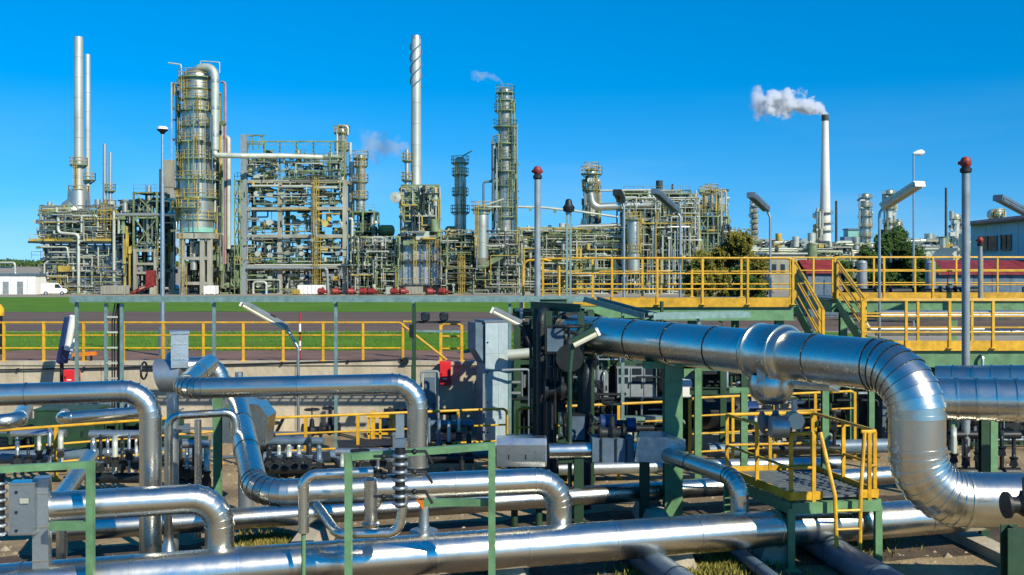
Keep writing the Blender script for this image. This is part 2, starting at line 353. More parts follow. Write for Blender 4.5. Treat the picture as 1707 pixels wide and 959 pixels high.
mb = MB().box(P(676, 601, 26.9), (.16, .12, .14)); j = mb.build('junction_box', DARK, cb)

# ---------------------------------------------------------------- railing on the wall
zt = 1.84
def WP(px, d=27.1): return V(((px - CX) / F * d, d, zt))
railing('yellow three-rail railing along the top of the concrete wall at far left and middle', [WP(-60), WP(672)], h=1.02, r=.028, step=1.08)
railing('short yellow railing stub on the wall beside the grey cable tower', [WP(735), WP(770)], h=.98, r=.034, step=.5)
rb = thing('rail_gate', 'yellow sloping brace rail closing the gap in the wall railing', 'railing', WP(672))
MB().tube([WP(672) + V((0, -.03, .95)), WP(745) + V((0, -.03, .03))], .03, 8).build('brace', YEL, rb)
MB().tube([WP(672) + V((0, .03, 1.04)), WP(768) + V((0, .03, 1.04))], .03, 8).build('top_rail', YEL, rb)
# red-and-white marker stake
st = thing('marker_stake', 'red and white striped marker stake behind the wall railing', 'marker', WP(500, 27.5))
for i in range(5): 
    MB().cyl(WP(500, 27.5) + V((0, 0, .25 * i)), WP(500, 27.5) + V((0, 0, .25 * i + .25)), .03, n=8).build('stripe_band', WHT if i % 2 else REDD, st)

# ---------------------------------------------------------------- foreground clad pipes
def AD(px): return 12.66 + (px - 100) / 1300 * 2.84
ZA = .55; RA = .272
def A(px, z=ZA): return V(((px - CX) / F * AD(px), AD(px), z))
clad('longest and lowest silver header pipe running across the whole foreground', [A(-160), A(1660)], RA, seam=1.25, n=36, name='header_pipe')
def line(px0, d0, px1, d1):
    return lambda px, z: V(((px - CX) / F * (d0 + (px - px0) / (px1 - px0) * (d1 - d0)), d0 + (px - px0) / (px1 - px0) * (d1 - d0), z))
M_ = line(400, 16.0, 1430, 18.9)
clad('slimmer silver pipe lying behind and parallel to the lowest header pipe', [M_(60, .5), M_(1500, .5)], .165, seam=1.6, n=24)
# lower left elbow pipe (into the header)
clad('silver elbow pipe at lower left dropping into the header beside the green frame', [P(72, 846, 12.55), P(366, 829, 13.22), A(366, ZA + .12)], .185, R=.42, seam=.95, n=30)
# upper left inverted-L pipe
clad('silver inverted-L pipe entering from the left edge at upper left', [P(-120, 662, 13.3), P(251, 651, 13.75), P(251, 651, 13.75) * 1 + V((0, 0, -2.5))], .146, R=.36, seam=1.0, n=26)
# middle top pipe with its rear branch
e0 = P(300, 648, 13.9); e1 = P(696, 639, 14.05)
clad('silver pipe across the middle, bent down beside the level gauge', [e0 + V((-.25, 2.2, .12)), e0, e1, V((e1.x, e1.y, 1.66))], .141, R=.34, seam=1.15, n=26)
# pipe D
d0 = P(394, 668, 17.2); d1 = P(428, 824, 13.5); d2 = P(932, 800, 14.42)
clad('thick silver pipe sloping down from the insulated box then level into the header', [d0, d1, d2, A(932, ZA + .12)], .181, R=.46, seam=1.05, n=30)
# pipe S with elbow into header
s0 = P(915, 752, 17.3); s1 = P(1082, 748, 17.4); s2 = P(1233, 800, 15.05)
clad('silver pipe behind, sloping forward from the valve box and turning down into the header', [s0, s1, s2, A(1233, ZA + .12)], .135, R=.34, seam=1.2, n=26)
# huge pipe N
zN = 3.1
n0 = V((P(952, 0, 19.75).x, 19.75, zN)); n1 = V((P(1531, 0, 13.15).x, 13.2, zN))
clad('biggest silver pipe swooping from the middle over and down at right in an S bend',
     [n0, n1, V((n1.x, n1.y, 1.42)), V((P(1960, 0, 13.0).x, 13.0, 1.42))], .352, R=.63, seam=.95, n=44, g=9, bead=.015)
# its sleeve, anchor plate and bracket
tN = (n1 - n0).normalized(); sN = tN.cross(V((0, 0, 1))).normalized()
def onN(px):
    k = (px - CX) / F; t = (k * n0.y - n0.x) / (tN.x - k * tN.y); return n0 + tN * t
q = onN(1300)
r_ = thing('pipe_collar', 'wide clamped collar with bracket around the biggest pipe', 'collar', (q.x, q.y, q.z - .5))
MB().tube([q - tN * .55, q - tN * .40, q + tN * .10, q + tN * .22], .42, 44, True, [.36, .445, .445, .375]).build('collar_shell', ALU, r_)
for k in (-.4, .1): MB().tube([q + tN * (k - .02), q + tN * (k + .02)], .455, 44).build('band', ALU, r_)
MB().box(q + V((-.14, -.40, -.16)) - tN * .3, (.13, .12, .5), rz=-.5).build('bracket', ALUD, r_)
MB().lathe(q + V((-.12, .05, -.30)), [(.30, 0), (.34, -.12), (.31, -.3), (.2, -.42), (.001, -.46)], 24).build('foot_block', ALU, r_)
MB().box(q + V((.42, -.05, -.46)), (.75, .5, .05), rz=-.6, rx=-.25).build('drip_plate', ALUD, r_)
# valve hanging under the collar
# right hand pipes behind
clad('ribbed silver pipe entering from the right edge behind the S bend', [P(1500, 663, 15.6), P(1740, 668, 15.0), P(1900, 672, 14.8)], .315, seam=.27, n=36, R=1, bead=.018)
clad('silver pipe highest at the right edge, behind the ribbed one', [P(1560, 634, 18.8), P(1860, 634, 17.6)], .27, seam=.33, n=30, R=1, bead=.016)
# diagonal trench pipes in front
clad('dark trench pipe running out under the header toward the lower edge, middle', [G(1040, 890, .2), G(1068, 925, .2), G(1200, 1020, .2)], .2, seam=1.5, n=20, R=.6, m=GREYB)
clad('dark trench pipe running out under the small ladder platform', [G(1330, 885, .2), G(1560, 1020, .2)], .21, seam=1.5, n=20, m=GREYB)
clad('thin trench pipe between the two dark trench pipes', [G(1210, 905, .12), G(1345, 1010, .12)], .10, seam=1.5, n=16, m=GREYB)
kb = thing('trench_kerb', 'low pale concrete kerb running forward at lower right', 'kerb', G(1580, 872, 0))
MB().bar(G(1560, 872, .08), G(1830, 1000, .08), .34, .16).build('kerb_stone', CONC, kb)

# ---------------------------------------------------------------- small pipes of the foreground
def small_pipe(label, pts, r, R=None, m=None, name='small_pipe', n=14, cat='pipe', group=None):
    pts = [V(p) for p in pts]; b = min(pts, key=lambda p: p.z); t = thing(name, label, cat, (b.x, b.y, max(0, b.z)), group)
    fl = fillet(pts, R or r * 2.4, 6); MB().tube(flat(fl), r, n).build('pipe_run', m or ALU, t)
    for kind, l in fl:
        if kind == 'e':
            for p, q in ((l[0], l[1]), (l[-1], l[-2])):
                dd = (p - q).normalized(); MB().cyl(p - dd * .015, p + dd * .02, r * 1.08, n=n).build('sleeve_band', m or ALU, t)
    return t
small_pipe('thin silver pipe loop in front of the thick level pipe', [P(622, 787, 12.9), P(506, 793, 12.75), P(506, 888, 12.75)], .068, R=.15)
MBp = thing('stay_rod', 'thin pale rod standing under the thin pipe loop', 'rod', (P(506, 0, 12.75).x, 12.75, 0))
MB().cyl(P(506, 888, 12.75), (P(506, 0, 12.75).x, 12.75, 0), .028, n=10).build('rod', GRN, MBp)
small_pipe('thin silver pipe rising to the level gauge in front of the header', [P(528, 842, 13.3), P(563, 891, 12.65), P(664, 888, 12.72), P(675, 825, 12.72)], .062, R=.16)
small_pipe('thin silver pipe with a drain, across the left behind the elbow pipe', [V((P(281, 0, 15.2).x, 15.2, .1)), P(281, 694, 15.2), P(392, 687, 15.4), P(396, 760, 15.4)], .062, R=.16)
fn = thing('drain_funnel', 'silver drain funnel at the foot of the thin pipe by the elbow pipe', 'funnel', (P(281, 0, 15.2).x, 15.2, 0))
c = V((P(281, 0, 15.2).x, 15.2, 0)); MB().lathe(c, [(.22, 0), (.2, .06), (.075, .32), (.075, .42)], 18).build('cone', ALU, fn)
small_pipe('silver pipe low at left turning away, beneath the inverted-L pipe', [P(108, 690, 19.3), P(104, 697, 17.4), P(235, 687, 17.6)], .10, R=.2)
small_pipe('silver pipe stub at the left edge below the inverted-L pipe', [P(-40, 706, 16.5), P(30, 702, 16.6), P(42, 680, 18.0)], .13, R=.24)
small_pipe('silver sloping pipe stub behind the left green frame', [P(150, 762, 17.2), P(98, 835, 14.6)], .125)
small_pipe('silver upright pipe behind the left green frame', [V((P(103, 0, 14.2).x, 14.2, .05)), P(103, 850, 14.2)], .075)
small_pipe('silver upright pipe beside the green post at left', [V((P(330, 0, 16.4).x, 16.4, .05)), P(330, 700, 16.4)], .055)
# short fat stand pipe
sp = thing('stand_pipe', 'short silver standpipe capped at both ends in front of the level pipe', 'pipe', P(618, 882, 13.0))
a = P(618, 800, 13.0); b = P(618, 872, 13.0)
MB().lathe((a.x, a.y, b.z), [(.001, -.06), (.10, -.06), (.115, -.02), (.115, .0), (.085, .02), (.085, a.z - b.z), (.05, a.z - b.z + .04), (.001, a.z - b.z + .05)], 20).build('barrel', ALU, sp)
MB().cyl(b + V((0, 0, .1)), b + V((.0, .9, .05)), .04, n=10).build('branch', ALU, sp)

# insulated boxes -------------------------------------------------
bx = thing('insulation_box', 'tall grey-blue sheet metal insulation box at far left with a side panel', 'box', (P(66, 0, 12.5).x, 12.4, 0))
a = P(67, 797, 12.4); b = P(67, 958, 12.4)
MB().box(((a.x), 12.45, (a.z + b.z) / 2), (.18, .22, a.z - b.z), rz=.25).build('tall_case', ALUD, bx)
a2 = P(40, 803, 12.3); b2 = P(40, 890, 12.3)
MB().box((a2.x, 12.32, (a2.z + b2.z) / 2), (.29, .2, a2.z - b2.z), rz=.12).build('side_case', ALUD, bx)
MB().cyl((a.x, 12.5, 0), (a.x, 12.5, b.z), .06, n=12).build('leg', ALUD, bx)
for dz in (.06, .28, .52): MB().box((a2.x - .05, 12.21, b2.z + dz), (.03, .02, .03)).build('latch', DARK, bx)
for dz in (.02, .62): MB().box((a2.x, 12.32, b2.z + dz), (.31, .22, .02), rz=.12).build('strap', ALU, bx)
for f_ in (.15, .5, .85): MB().box((a.x, 12.45, b.z + (a.z - b.z) * f_), (.19, .23, .02), rz=.25).build('strap', ALU, bx)
MB().box((a2.x + .05, 12.2, b2.z + .42), (.1, .012, .06), rz=.12).build('name_plate', WHTF, bx)

vb = thing('insulation_box', 'tall square galvanised stack box on the round housing above the middle pipe', 'box', P(300, 640, 15.6))
a = P(299, 556, 15.6); b = P(299, 612, 15.6)
MB().box((a.x, 15.6, (a.z + b.z) / 2), (.25, .28, a.z - b.z), rz=.35).build('stack_case', ALUD, vb)
MB().box((a.x, 15.6, a.z + .02), (.29, .32, .04), rz=.35).build('lid', ALUD, vb)
for f_ in (.25, .7): MB().box((a.x, 15.6, b.z + (a.z - b.z) * f_), (.262, .292, .022), rz=.35).build('strap', ALU, vb)
c = P(288, 628, 15.7)
MB().tube([c + V((-.22, 0, .0)), c + V((-.2, 0, .01)), c + V((.16, 0, .01)), c + V((.2, 0, 0))], .2, 22, True, [.12, .26, .26, .14]).build('round_housing', ALUD, vb)
MB().cyl(c + V((0, -.1, .05)), c + V((.0, .1, .3)), .13, n=16).build('neck', ALUD, vb)
MB().cyl(V((c.x, c.y, 0)), c + V((0, 0, -.2)), .09, n=14).build('leg', ALUD, vb)
vw = thing('hand_wheel', 'small dark hand valve on a stem left of the round housing', 'valve', P(255, 618, 15.4))
a = P(262, 618, 15.5); MB().cyl(a + V((.1, 0, 0)), a + V((-.26, 0, 0)), .02, n=8).build('stem', DARK, vw)
mb = MB()
mb.tube([a + V((-.2, .13 * math.cos(t), .13 * math.sin(t))) for t in [i * math.pi / 8 for i in range(17)]], .016, 6); mb.build('wheel_rim', DARK, vw)
MB().bar(a + V((-.2, -.13, 0)), a + V((-.2, .13, 0)), .02).build('spoke', DARK, vw)
clad('short blue-lit silver elbow pipe behind the square stack box', [P(310, 612, 17.0), P(362, 610, 17.2), P(371, 660, 17.2)], .16, R=.26, seam=.6, n=24)

db = thing('insulation_box', 'large faceted galvanised insulation box at the head of the sloping pipe', 'box', P(405, 800, 18.0))
a = P(408, 692, 17.9)
MB().prism([a + V((-.42, -.2, -.45)), a + V((.40, -.2, -.5)), a + V((.46, -.2, .0)), a + V((.3, -.2, .2)), a + V((-.3, -.2, .3)), a + V((-.45, -.2, .1))], (0, .6, 0)).build('faceted_case', ALU, db, smooth=False)
MB().cyl(V((a.x, a.y + .1, 0)), a + V((0, .1, -.4)), .14, n=16).build('leg', ALUD, db)
MB().cyl(a + V((-.1, 0, .4)), a + V((-.1, 0, .75)), .07, n=12).build('stem', ALUD, db)
small_pipe('pale bent pipe elbow above the faceted insulation box', [P(380, 670, 17.3), P(402, 668, 17.3), P(408, 690, 17.1)], .05)

hb = thing('insulation_box', 'long eight-sided silver insulation box on the rear pipe, behind the right green post', 'box', P(872, 775, 17.2))
a = P(828, 752, 17.25); b = P(908, 752, 17.3)
prof = [(-.22, -.14), (-.14, -.24), (.14, -.24), (.22, -.14), (.22, .14), (.14, .24), (-.14, .24), (-.22, .14)]
MB().prism([a + V((0, y, z)) for y, z in prof], b - a).build('octagonal_case', ALU, hb, smooth=False)
MB().prism([b + V((.0, y * .98, z * .98)) for y, z in prof], (.03, 0, 0)).build('end_plate', ALUD, hb, smooth=False)
for i in (.25, .6): MB().bar(a.lerp(b, i) + V((0, -.225, -.1)), a.lerp(b, i) + V((0, -.225, -.02)), .02).build('latch', DARK, hb)
MB().cyl(V((a.x + .3, a.y, 0)), a + V((.3, 0, -.2)), .06, n=10).build('leg', GRND, hb)
MB().cyl(b + V((-.1, .0, -.2)), V((b.x - .1, b.y, 0)), .06, n=10).build('leg', GRND, hb)

cbx = thing('insulation_box', 'dark blue-grey valve box in the rear pipe under the handwheel', 'box', P(1020, 770, 17.3))
a = P(1020, 747, 17.35); MB().box(a, (.7, .45, .40)).build('valve_case', GREYB, cbx)
for i in (-.2, .05, .22): MB().bar(a + V((i, -.235, -.2)), a + V((i, -.235, .2)), .03).build('strap', DARK, cbx)
cb2 = thing('insulation_box', 'sloped-top galvanised box where the rear pipe turns forward', 'box', P(1100, 770, 17.2))
a = P(1096, 744, 17.1)
MB().prism([a + V((-.42, -.3, -.2)), a + V((.42, -.3, -.24)), a + V((.42, -.3, .06)), a + V((.12, -.3, .2)), a + V((-.36, -.3, .2))], (.1, .6, 0)).build('faceted_case', ALUD, cb2, smooth=False)
for pxx in (965, 1075):
    q = P(pxx, 765, 17.3); p = thing('pipe_stand', 'dark green pipe stand under the rear pipe, ' + ('left of the handwheel valve' if pxx < 1000 else 'right of the handwheel valve'), 'stand', (q.x, 17.3, 0))
    MB().ibeam((q.x, 17.35, 0), (q.x, 17.35, q.z - .0), .16, .16).build('post', GRND, p); MB().box((q.x, 17.35, .02), (.3, .3, .04)).build('base_plate', GRND, p)
    MB().bar((q.x - .35, 17.35, q.z - .02), (q.x + .35, 17.35, q.z - .02), .1).build('cross_bar', GRND, p)

def valve(label, c, r=.16, hgt=.55, axis='x', m=None, wheel=True, group=None):
    m = m or DARK; c = V(c); t = thing('gate_valve', label, 'valve', c - V((0, 0, r)), group)
    ax = V((1, 0, 0)) if axis == 'x' else V((0, 1, 0))
    MB().tube([c - ax * r * 1.3, c - ax * r * .5, c, c + ax * r * .5, c + ax * r * 1.3], r, 14, True, [r * .7, r * .62, r * .95, r * .62, r * .7]).build('body', m, t)
    for s_ in (-1, 1): MB().cyl(c + ax * s_ * r * 1.2, c + ax * s_ * r * 1.45, r * 1.05, n=16).build('flange', m, t)
    MB().cyl(c, c + V((0, 0, hgt * .55)), r * .45, r * .3, 12).build('bonnet', m, t)
    MB().cyl(c + V((0, 0, hgt * .5)), c + V((0, 0, hgt * 1.1)), r * .1, n=8).build('stem', m, t)
    if wheel:
        R_ = r * 1.05; ctr = c + V((0, 0, hgt))
        w_ = MB().tube([ctr + V((R_ * math.cos(i * math.pi / 9), R_ * math.sin(i * math.pi / 9), 0)) for i in range(19)], r * .11, 6).build('hand_wheel', m, t)
        for k in range(3):
            an = k * math.pi / 3; sub(w_, t, MB().bar(ctr + V((-R_ * math.cos(an), -R_ * math.sin(an), 0)), ctr + V((R_ * math.cos(an), R_ * math.sin(an), 0)), r * .12), 'spoke', m)
    return t
valve('dark gate valve with blue actuator on the rear pipe', P(1020, 722, 17.3), .15, .5)
ac = thing('valve_actuator', 'dark blue valve actuator drum behind the rear gate valve', 'actuator', P(1030, 715, 17.9))
a = P(1012, 706, 17.9); MB().cyl(a + V((-.12, 0, 0)), a + V((.16, 0, 0)), .16, n=18).build('drum', BLUE, ac)
MB().cyl(a + V((.34, 0, -.03)), a + V((.5, 0, -.03)), .13, n=18).build('motor', BLUE, ac); MB().cyl(a + V((.1, 0, 0)), a + V((.4, 0, 0)), .06, n=10).build('shaft', DARK, ac)
MB().cyl(V((a.x, a.y, 1.2)), a, .07, n=10).build('neck', DARK, ac)
ctr = a + V((-.3, -.1, 0)); wv = thing('hand_wheel', 'black upright handwheel left of the blue actuator drum', 'handwheel', ctr - V((0, 0, .2)))
MB().tube([ctr + V((.03 * math.sin(i), .16 * math.cos(i * math.pi / 10), .2 * math.sin(i * math.pi / 10))) for i in range(21)], .018, 6).build('rim', BLACK, wv)
MB().bar(ctr + V((0, -.16, 0)), ctr + V((0, .16, 0)), .02).build('spoke', BLACK, wv); MB().bar(ctr + V((0, 0, -.2)), ctr + V((0, 0, .2)), .02).build('spoke', BLACK, wv)
MB().cyl(ctr, ctr + V((.2, .1, 0)), .02, n=8).build('stem', BLACK, wv)

# level gauge: stacked spools ------------------------------------
def gauge(label, px, y0, y1, d, tagplate=True):
    a = P(px, y0, d); b = P(px, y1, d); t = thing('level_gauge', label, 'gauge', b)
    MB().cyl(b, a, .062, n=10).build('core', DARK, t)
    n = int((a.z - b.z) / .10); src = None
    for i in range(n):
        z = b.z + .04 + i * (a.z - b.z - .05) / n
        if src is None: src = MB().lathe((a.x, a.y, z), [(.05, -.022), (.085, -.018), (.098, 0), (.085, .018), (.05, .022)], 14).build('spool', ALUD, t); z0 = z
        else: shared(src, t, (0, 0, z - z0))
    if tagplate:
        MB().box((a.x + .01, a.y - .02, a.z + .05), (.13, .09, .10)).build('cap', GREYB, t)
        MB().box((a.x, a.y - .01, a.z + .25), (.10, .03, .28)).build('name_plate', ALUD, t)
    return t, a, b
t, a, b = gauge('black and silver spool level gauge standing in front of the middle elbow', 667, 745, 845, 12.2)
for z in (.18, .42, .66):
    MB().tube([V((b.x, b.y, b.z + z)), V((b.x + .3, b.y + .02, b.z + z)), V((b.x + .38, b.y + .05, b.z + z - .15))], .018, 7).build('side_tube', DARK, t)
    MB().ball((b.x + .17, b.y, b.z + z), .035, 10).build('fitting', DARK, t)
    MB().tube([V((b.x, b.y, b.z + z - .06)), V((b.x - .32, b.y + .02, b.z + z - .06))], .018, 7).build('side_tube', DARK, t)
    MB().ball((b.x - .2, b.y, b.z + z - .06), .035, 10).build('fitting', DARK, t)
gauge('silver spool level gauge cut by the left edge', -1, 790, 895, 12.2, False)
fx = thing('relief_valve', 'small silver angle valve with orange tag on the header', 'valve', A(707, ZA + RA))
c = A(707, ZA + RA) + V((0, -.02, 0)); MB().cyl(c, c + V((0, 0, .42)), .075, .06, 14).build('body', ALUD, fx)
MB().cyl(c + V((0, 0, .3)), c + V((.16, -.02, .5)), .055, n=12).build('outlet', ALUD, fx); MB().ball(c + V((.17, -.02, .52)), .075).build('cap', ALUD, fx)
MB().prism([c + V((-.1, -.09, .42)), c + V((.05, -.09, .42)), c + V((0, -.09, .28))], (0, .01, 0)).build('tag', ORANGE, fx)
MB().lathe(c + V((-.0, 0, -.06)), [(.2, -.02), (.19, .05), (.08, .09)], 18).build('saddle', ALUD, fx)

# green frames ----------------------------------------------------
def hframe(label, pl, pr, zb, ztop, wd, zmid=None, m=None):
    m = m or GRN; t = thing('pipe_trestle', label, 'frame', (pl.x, pl.y, 0))
    for p, zz in ((pl, ztop[0]), (pr, ztop[1])):
        if p is not None: MB().box((p.x, p.y, (zb + zz) / 2), (wd, wd, zz - zb)).build('post', m, t); MB().box((p.x, p.y, zb + .012), (wd * 2, wd * 2, .024)).build('foot_plate', m, t)
    MB().bar((pl.x + wd / 2, pl.y, ztop[0] - wd / 2), (pr.x - wd / 2, pr.y, ztop[1] - wd / 2), wd * .98).build('top_beam', m, t)
    if zmid: MB().bar((pl.x + wd * zmid[0], pl.y, zmid[1]), (pr.x - wd / 2, pr.y, zmid[1]), wd * .96).build('middle_beam', m, t)
    return t
pl = P(581, 760, 12.35); pr = P(820, 745, 12.5)
hframe('light green steel pipe frame standing across the header in the middle foreground', pl, pr, 0, (pl.z + .03, pr.z + .05), .085, None)
t = thing('cross_beam', 'short green beam welded behind the right post of the middle frame', 'beam', P(765, 838, 12.55)); MB().bar(P(708, 838, 12.75), P(816, 837, 12.6), .085).build('beam', GRN, t)
pl = P(-130, 790, 11.9); pr = P(151, 776, 12.15)
t = hframe('light green steel pipe frame at far left over the elbow pipe', pl, pr, 0, (pl.z + .05, pr.z + .05), .082, None)
MB().bar(P(84, 877, 12.15), P(148, 876, 12.15), .095).build('middle_beam', GRN, t)
t = thing('green_post', 'green steel post rising behind the elbow pipe at left', 'post', V((P(363, 0, 16.9).x, 16.9, 0)))
MB().ibeam((P(363, 0, 16.9).x, 16.9, 0), P(363, 662, 16.9), .12, .12).build('post', GRN, t); MB().box((P(363, 0, 16.9).x, 16.9, .02), (.3, .3, .04)).build('base_plate', GRN, t)
t = thing('pipe_support', 'tall green H-section column carrying the biggest pipe', 'column', V((P(1121, 0, 17.5).x, 17.5, 0)))
c = V((P(1121, 0, 17.5).x, 17.5, 0)); MB().ibeam(c, c + V((0, 0, 2.78)), .30, .30, .03).build('column', GRN, t); MB().box(c + V((0, 0, .02)), (.55, .55, .04)).build('base_plate', GRN, t)
MB().bar(c + V((-.5, 0, 2.72)), c + V((.5, 0, 2.72)), .2, .12).build('saddle_beam', GRN, t); MB().prism([c + V((.18, -.1, 2.5)), c + V((.18, -.1, 2.78)), c + V((.5, -.1, 2.78))], (0, .2, 0)).build('gusset', GRN, t)
t = thing('pipe_support', 'green column at right edge below the S bend with pale block', 'column', G(1685, 975, 0))
c = V((P(1688, 0, 11.9).x, 11.9, 0)); MB().ibeam(c, c + V((0, 0, 1.4)), .2, .2).build('column', GRND, t); MB().box(c + V((.12, -.2, .35)), (.35, .2, .7)).build('plinth', GRN, t)
valve('dark valve at the right edge on the lower end of the biggest pipe', P(1706, 842, 12.1), .15, .3, wheel=False)

# concrete sleepers under the pipes
src = None
for i, (px, wh) in enumerate([(180, 'behind the elbow pipe at left'), (455, 'left of the middle green frame'), (715, 'under the level gauge'), (850, 'right of the middle green frame'), (1130, 'under the shaded stretch'), (1290, 'beside the ladder platform')]):
    c = A(px, 0); t = thing('concrete_sleeper', 'trapezoid concrete sleeper under the header pipe, ' + wh, 'sleeper', c + V((0, .1, 0)), 'sleepers under the header pipe')
    MB().prism([c + V((-.28, -.2, 0)), c + V((.28, -.2, 0)), c + V((.16, -.2, .3)), c + V((-.16, -.2, .3))], (0, 3.6 if i in (1, 4) else .8, 0)).build('block', CONC, t)
    MB().box(c + V((0, 0, .31)), (.2, .3, .03)).build('shoe_plate', ALUD, t)
# ---------------------------------------------------------------- small yellow ladder platform (right foreground)
GRATE = mat('steel_grating', (.20, .24, .25), .5, .6, var=.2, scale=8)
FL, FR, BL, BR = V((4.06, 14.85, 0)), V((5.40, 15.05, 0)), V((3.52, 16.7, 0)), V((4.98, 16.9, 0)); zd = 1.05; up = V((0, 0, 1))
t = thing('ladder_platform', 'small yellow and green access platform with ladder stepping over the header at right', 'platform', FL)
for p in (FL, FR, BL, BR): 
    MB().box(p + up * (zd - .15) / 2, (.10, .10, zd - .15)).build('leg', GRN, t); MB().box(p + up * .012, (.22, .22, .024)).build('foot_plate', GRN, t)
for a, b in ((FL, FR), (BL, BR), (FL, BL), (FR, BR)): MB().bar(a + up * (zd - .15), b + up * (zd - .15), .11, .16).build('beam', GRN, t)
gr = MB().add([p + up * (zd - .045) for p in (FL, FR, BR, BL)] , [(0, 1, 2, 3)])
src = None
for i in range(14):
    k = (i + .5) / 14; a = FL.lerp(BL, k) + up * (zd - .01); b = FR.lerp(BR, k) + up * (zd - .01)
    MB().bar(a, b, .075, .03).build('grating_plank', GRATE, t)
for a, b in ((FL, BL), (BL, BR), (FR, BR)): MB().bar(a + up * (zd + .02), b + up * (zd + .02), .03, .12).build('toe_board', YEL, t)
for k0, k1 in ((0, .36), (.78, 1)): MB().bar(FL.lerp(FR, k0) + up * (zd + .02), FL.lerp(FR, k1) + up * (zd + .02), .03, .12).build('toe_board', YEL, t)
hh = zd + .93
def tub(pts, r=.028, nm='handrail'): MB().tube(pipe_path(pts, .1, 4), r, 9).build(nm, YEL, t)
L2 = FL.lerp(FR, .26); R2 = FL.lerp(FR, .9)
tub([BL + up * hh, FL + up * hh, L2 + up * hh]); tub([BL + up * (hh - .5), FL + up * (hh - .5), L2 + up * (hh - .5)], .022, 'middle_rail')
tub([BL + up * hh, BR + up * hh, FR + up * hh, R2 + V((-.12, 0, hh))]); tub([BL + up * (hh - .5), BR + up * (hh - .5), FR + up * (hh - .5), R2 + up * (hh - .5)], .022, 'middle_rail')
for p in (BL, FL.lerp(BL, .5), FL + V((.03, .1, 0)), L2, BR, FR.lerp(BR, .5), FR + V((-.02, .08, 0)), R2, BL.lerp(BR, .5)):
    MB().box(p + up * ((zd + hh) / 2 - .1), (.052, .052, hh - zd + .18)).build('rail_post', YEL, t)
la = FL.lerp(FR, .47) + V((0, -.22, 0)); lb = FL.lerp(FR, .73) + V((0, -.22, 0))
lad = MB().tube(pipe_path([la + V((-.16, .26, hh)), la + V((-.02, .02, zd + .05)), la + up * .25], .2, 5), .03, 9).build('ladder_stile', YEL, t)
MB().tube(pipe_path([lb + V((.16, .26, hh)), lb + V((.02, .02, zd + .05)), lb + up * .25], .2, 5), .03, 9).build('ladder_stile', YEL, t)
for z in (.35, .62, .89): MB().cyl(la + up * z, lb + up * z, .018, n=8).build('ladder_rung', YEL, t)

# ---------------------------------------------------------------- railings in the pit
def RP(px, d): return V(((px - CX) / F * d, d, 0))
def fr(px, ytop, h):                      # a floor point whose railing top, h up, is seen at px,ytop
    d = (CZ - h) * F / (ytop - HY); return RP(px, d)
railing('yellow pit railing at left with rounded end beside the green post', [fr(-60, 722, 1.1), fr(368, 691, 1.1)], h=1.1, r=.03, step=1.5)
railing('longest yellow pit railing running behind the middle pipes', [fr(420, 698, 1.1), fr(845, 681.4, 1.1)], h=1.1, r=.03, step=1.22)
railing('yellow pit railing in front of the control cabinets', [fr(862, 681, 1.55), fr(1112, 670, 1.55)], h=1.55, nmid=3, r=.028, step=1.15)
railing('yellow pit railing behind the ladder platform at right', [fr(1150, 664, 1.55), fr(1425, 652, 1.55)], h=1.55, nmid=3, r=.028, step=1.1)

# ---------------------------------------------------------------- cable tray on posts
def tray(label, segs, posts, w_=.32, h_=.13, base=0.0):
    t = thing('cable_tray', label, 'cable tray', (segs[0][0].x, segs[0][0].y, base))
    for a, b in segs:
        dr = (b - a).normalized(); sd_ = V((-dr.y, dr.x, 0)).normalized() * w_ / 2
        for s_ in (-1, 1): MB().bar(a + sd_ * s_, b + sd_ * s_, .012, h_).build('side_rail', TRAY, t)
        n = max(2, int((b - a).length / .3)); mb = MB()
        for i in range(n + 1): p = a.lerp(b, i / n); mb.bar(p - sd_ - V((0, 0, h_ * .35)), p + sd_ - V((0, 0, h_ * .35)), .05, .02)
        mb.build('rungs', TRAY, t, kind='stuff')
        for k in (-.3, 0, .3): MB().tube([a + sd_ * k * 2 + V((0, 0, -.02)), b + sd_ * k * 2 + V((0, 0, -.02))], .022, 6).build('cable', DARK, t)
    for p in posts:
        MB().bar((p.x, p.y, base), (p.x, p.y, p.z - h_ * .4), .07, .07).build('post', TRAY, t)
        MB().bar((p.x, p.y - w_ * .7, p.z - h_ * .55), (p.x, p.y + w_ * .7, p.z - h_ * .55), .06, .04).build('bracket', TRAY, t)
    return t
zT = 3.60
def TP(px, d=24.0, z=zT): return V(((px - CX) / F * d, d, z))
tray('long grey-green cable tray carried level across the scene on thin posts', [(TP(121), TP(985))], [TP(128), TP(357), TP(690), TP(560), TP(850)])
tray('grey-green cable tray stepping down beneath the yellow platform', [(TP(985, 23.9), P(1085, 527, 21.5)), (P(1085, 527, 21.5), P(1245, 524, 22.0))], [P(1038, 513, 22.6), P(1165, 526, 21.7)])
t = thing('cable_ladder', 'upright dark cable ladder with white rungs hanging from the tray at left', 'cable ladder', TP(190, 24, 0))
for px in (177, 203): MB().bar(TP(px, 24, 0), TP(px, 24, 3.5), .07, .07).build('side_rail', TRAY, t)
MB().bar(TP(199, 24.05, 0), TP(199, 24.05, 3.5), .11, .04).build('cable_bundle', DARK, t)
for px in (187, 191): MB().tube([TP(px, 24.02, 0), TP(px, 24.02, 3.1), TP(px + 5, 24.02, 3.5)], .018, 6).build('cable', DARK, t)
for i in range(9): MB().bar(TP(178, 23.96, .3 + i * .36), TP(196, 23.96, .3 + i * .36), .03, .04).build('rung', WHTF, t)

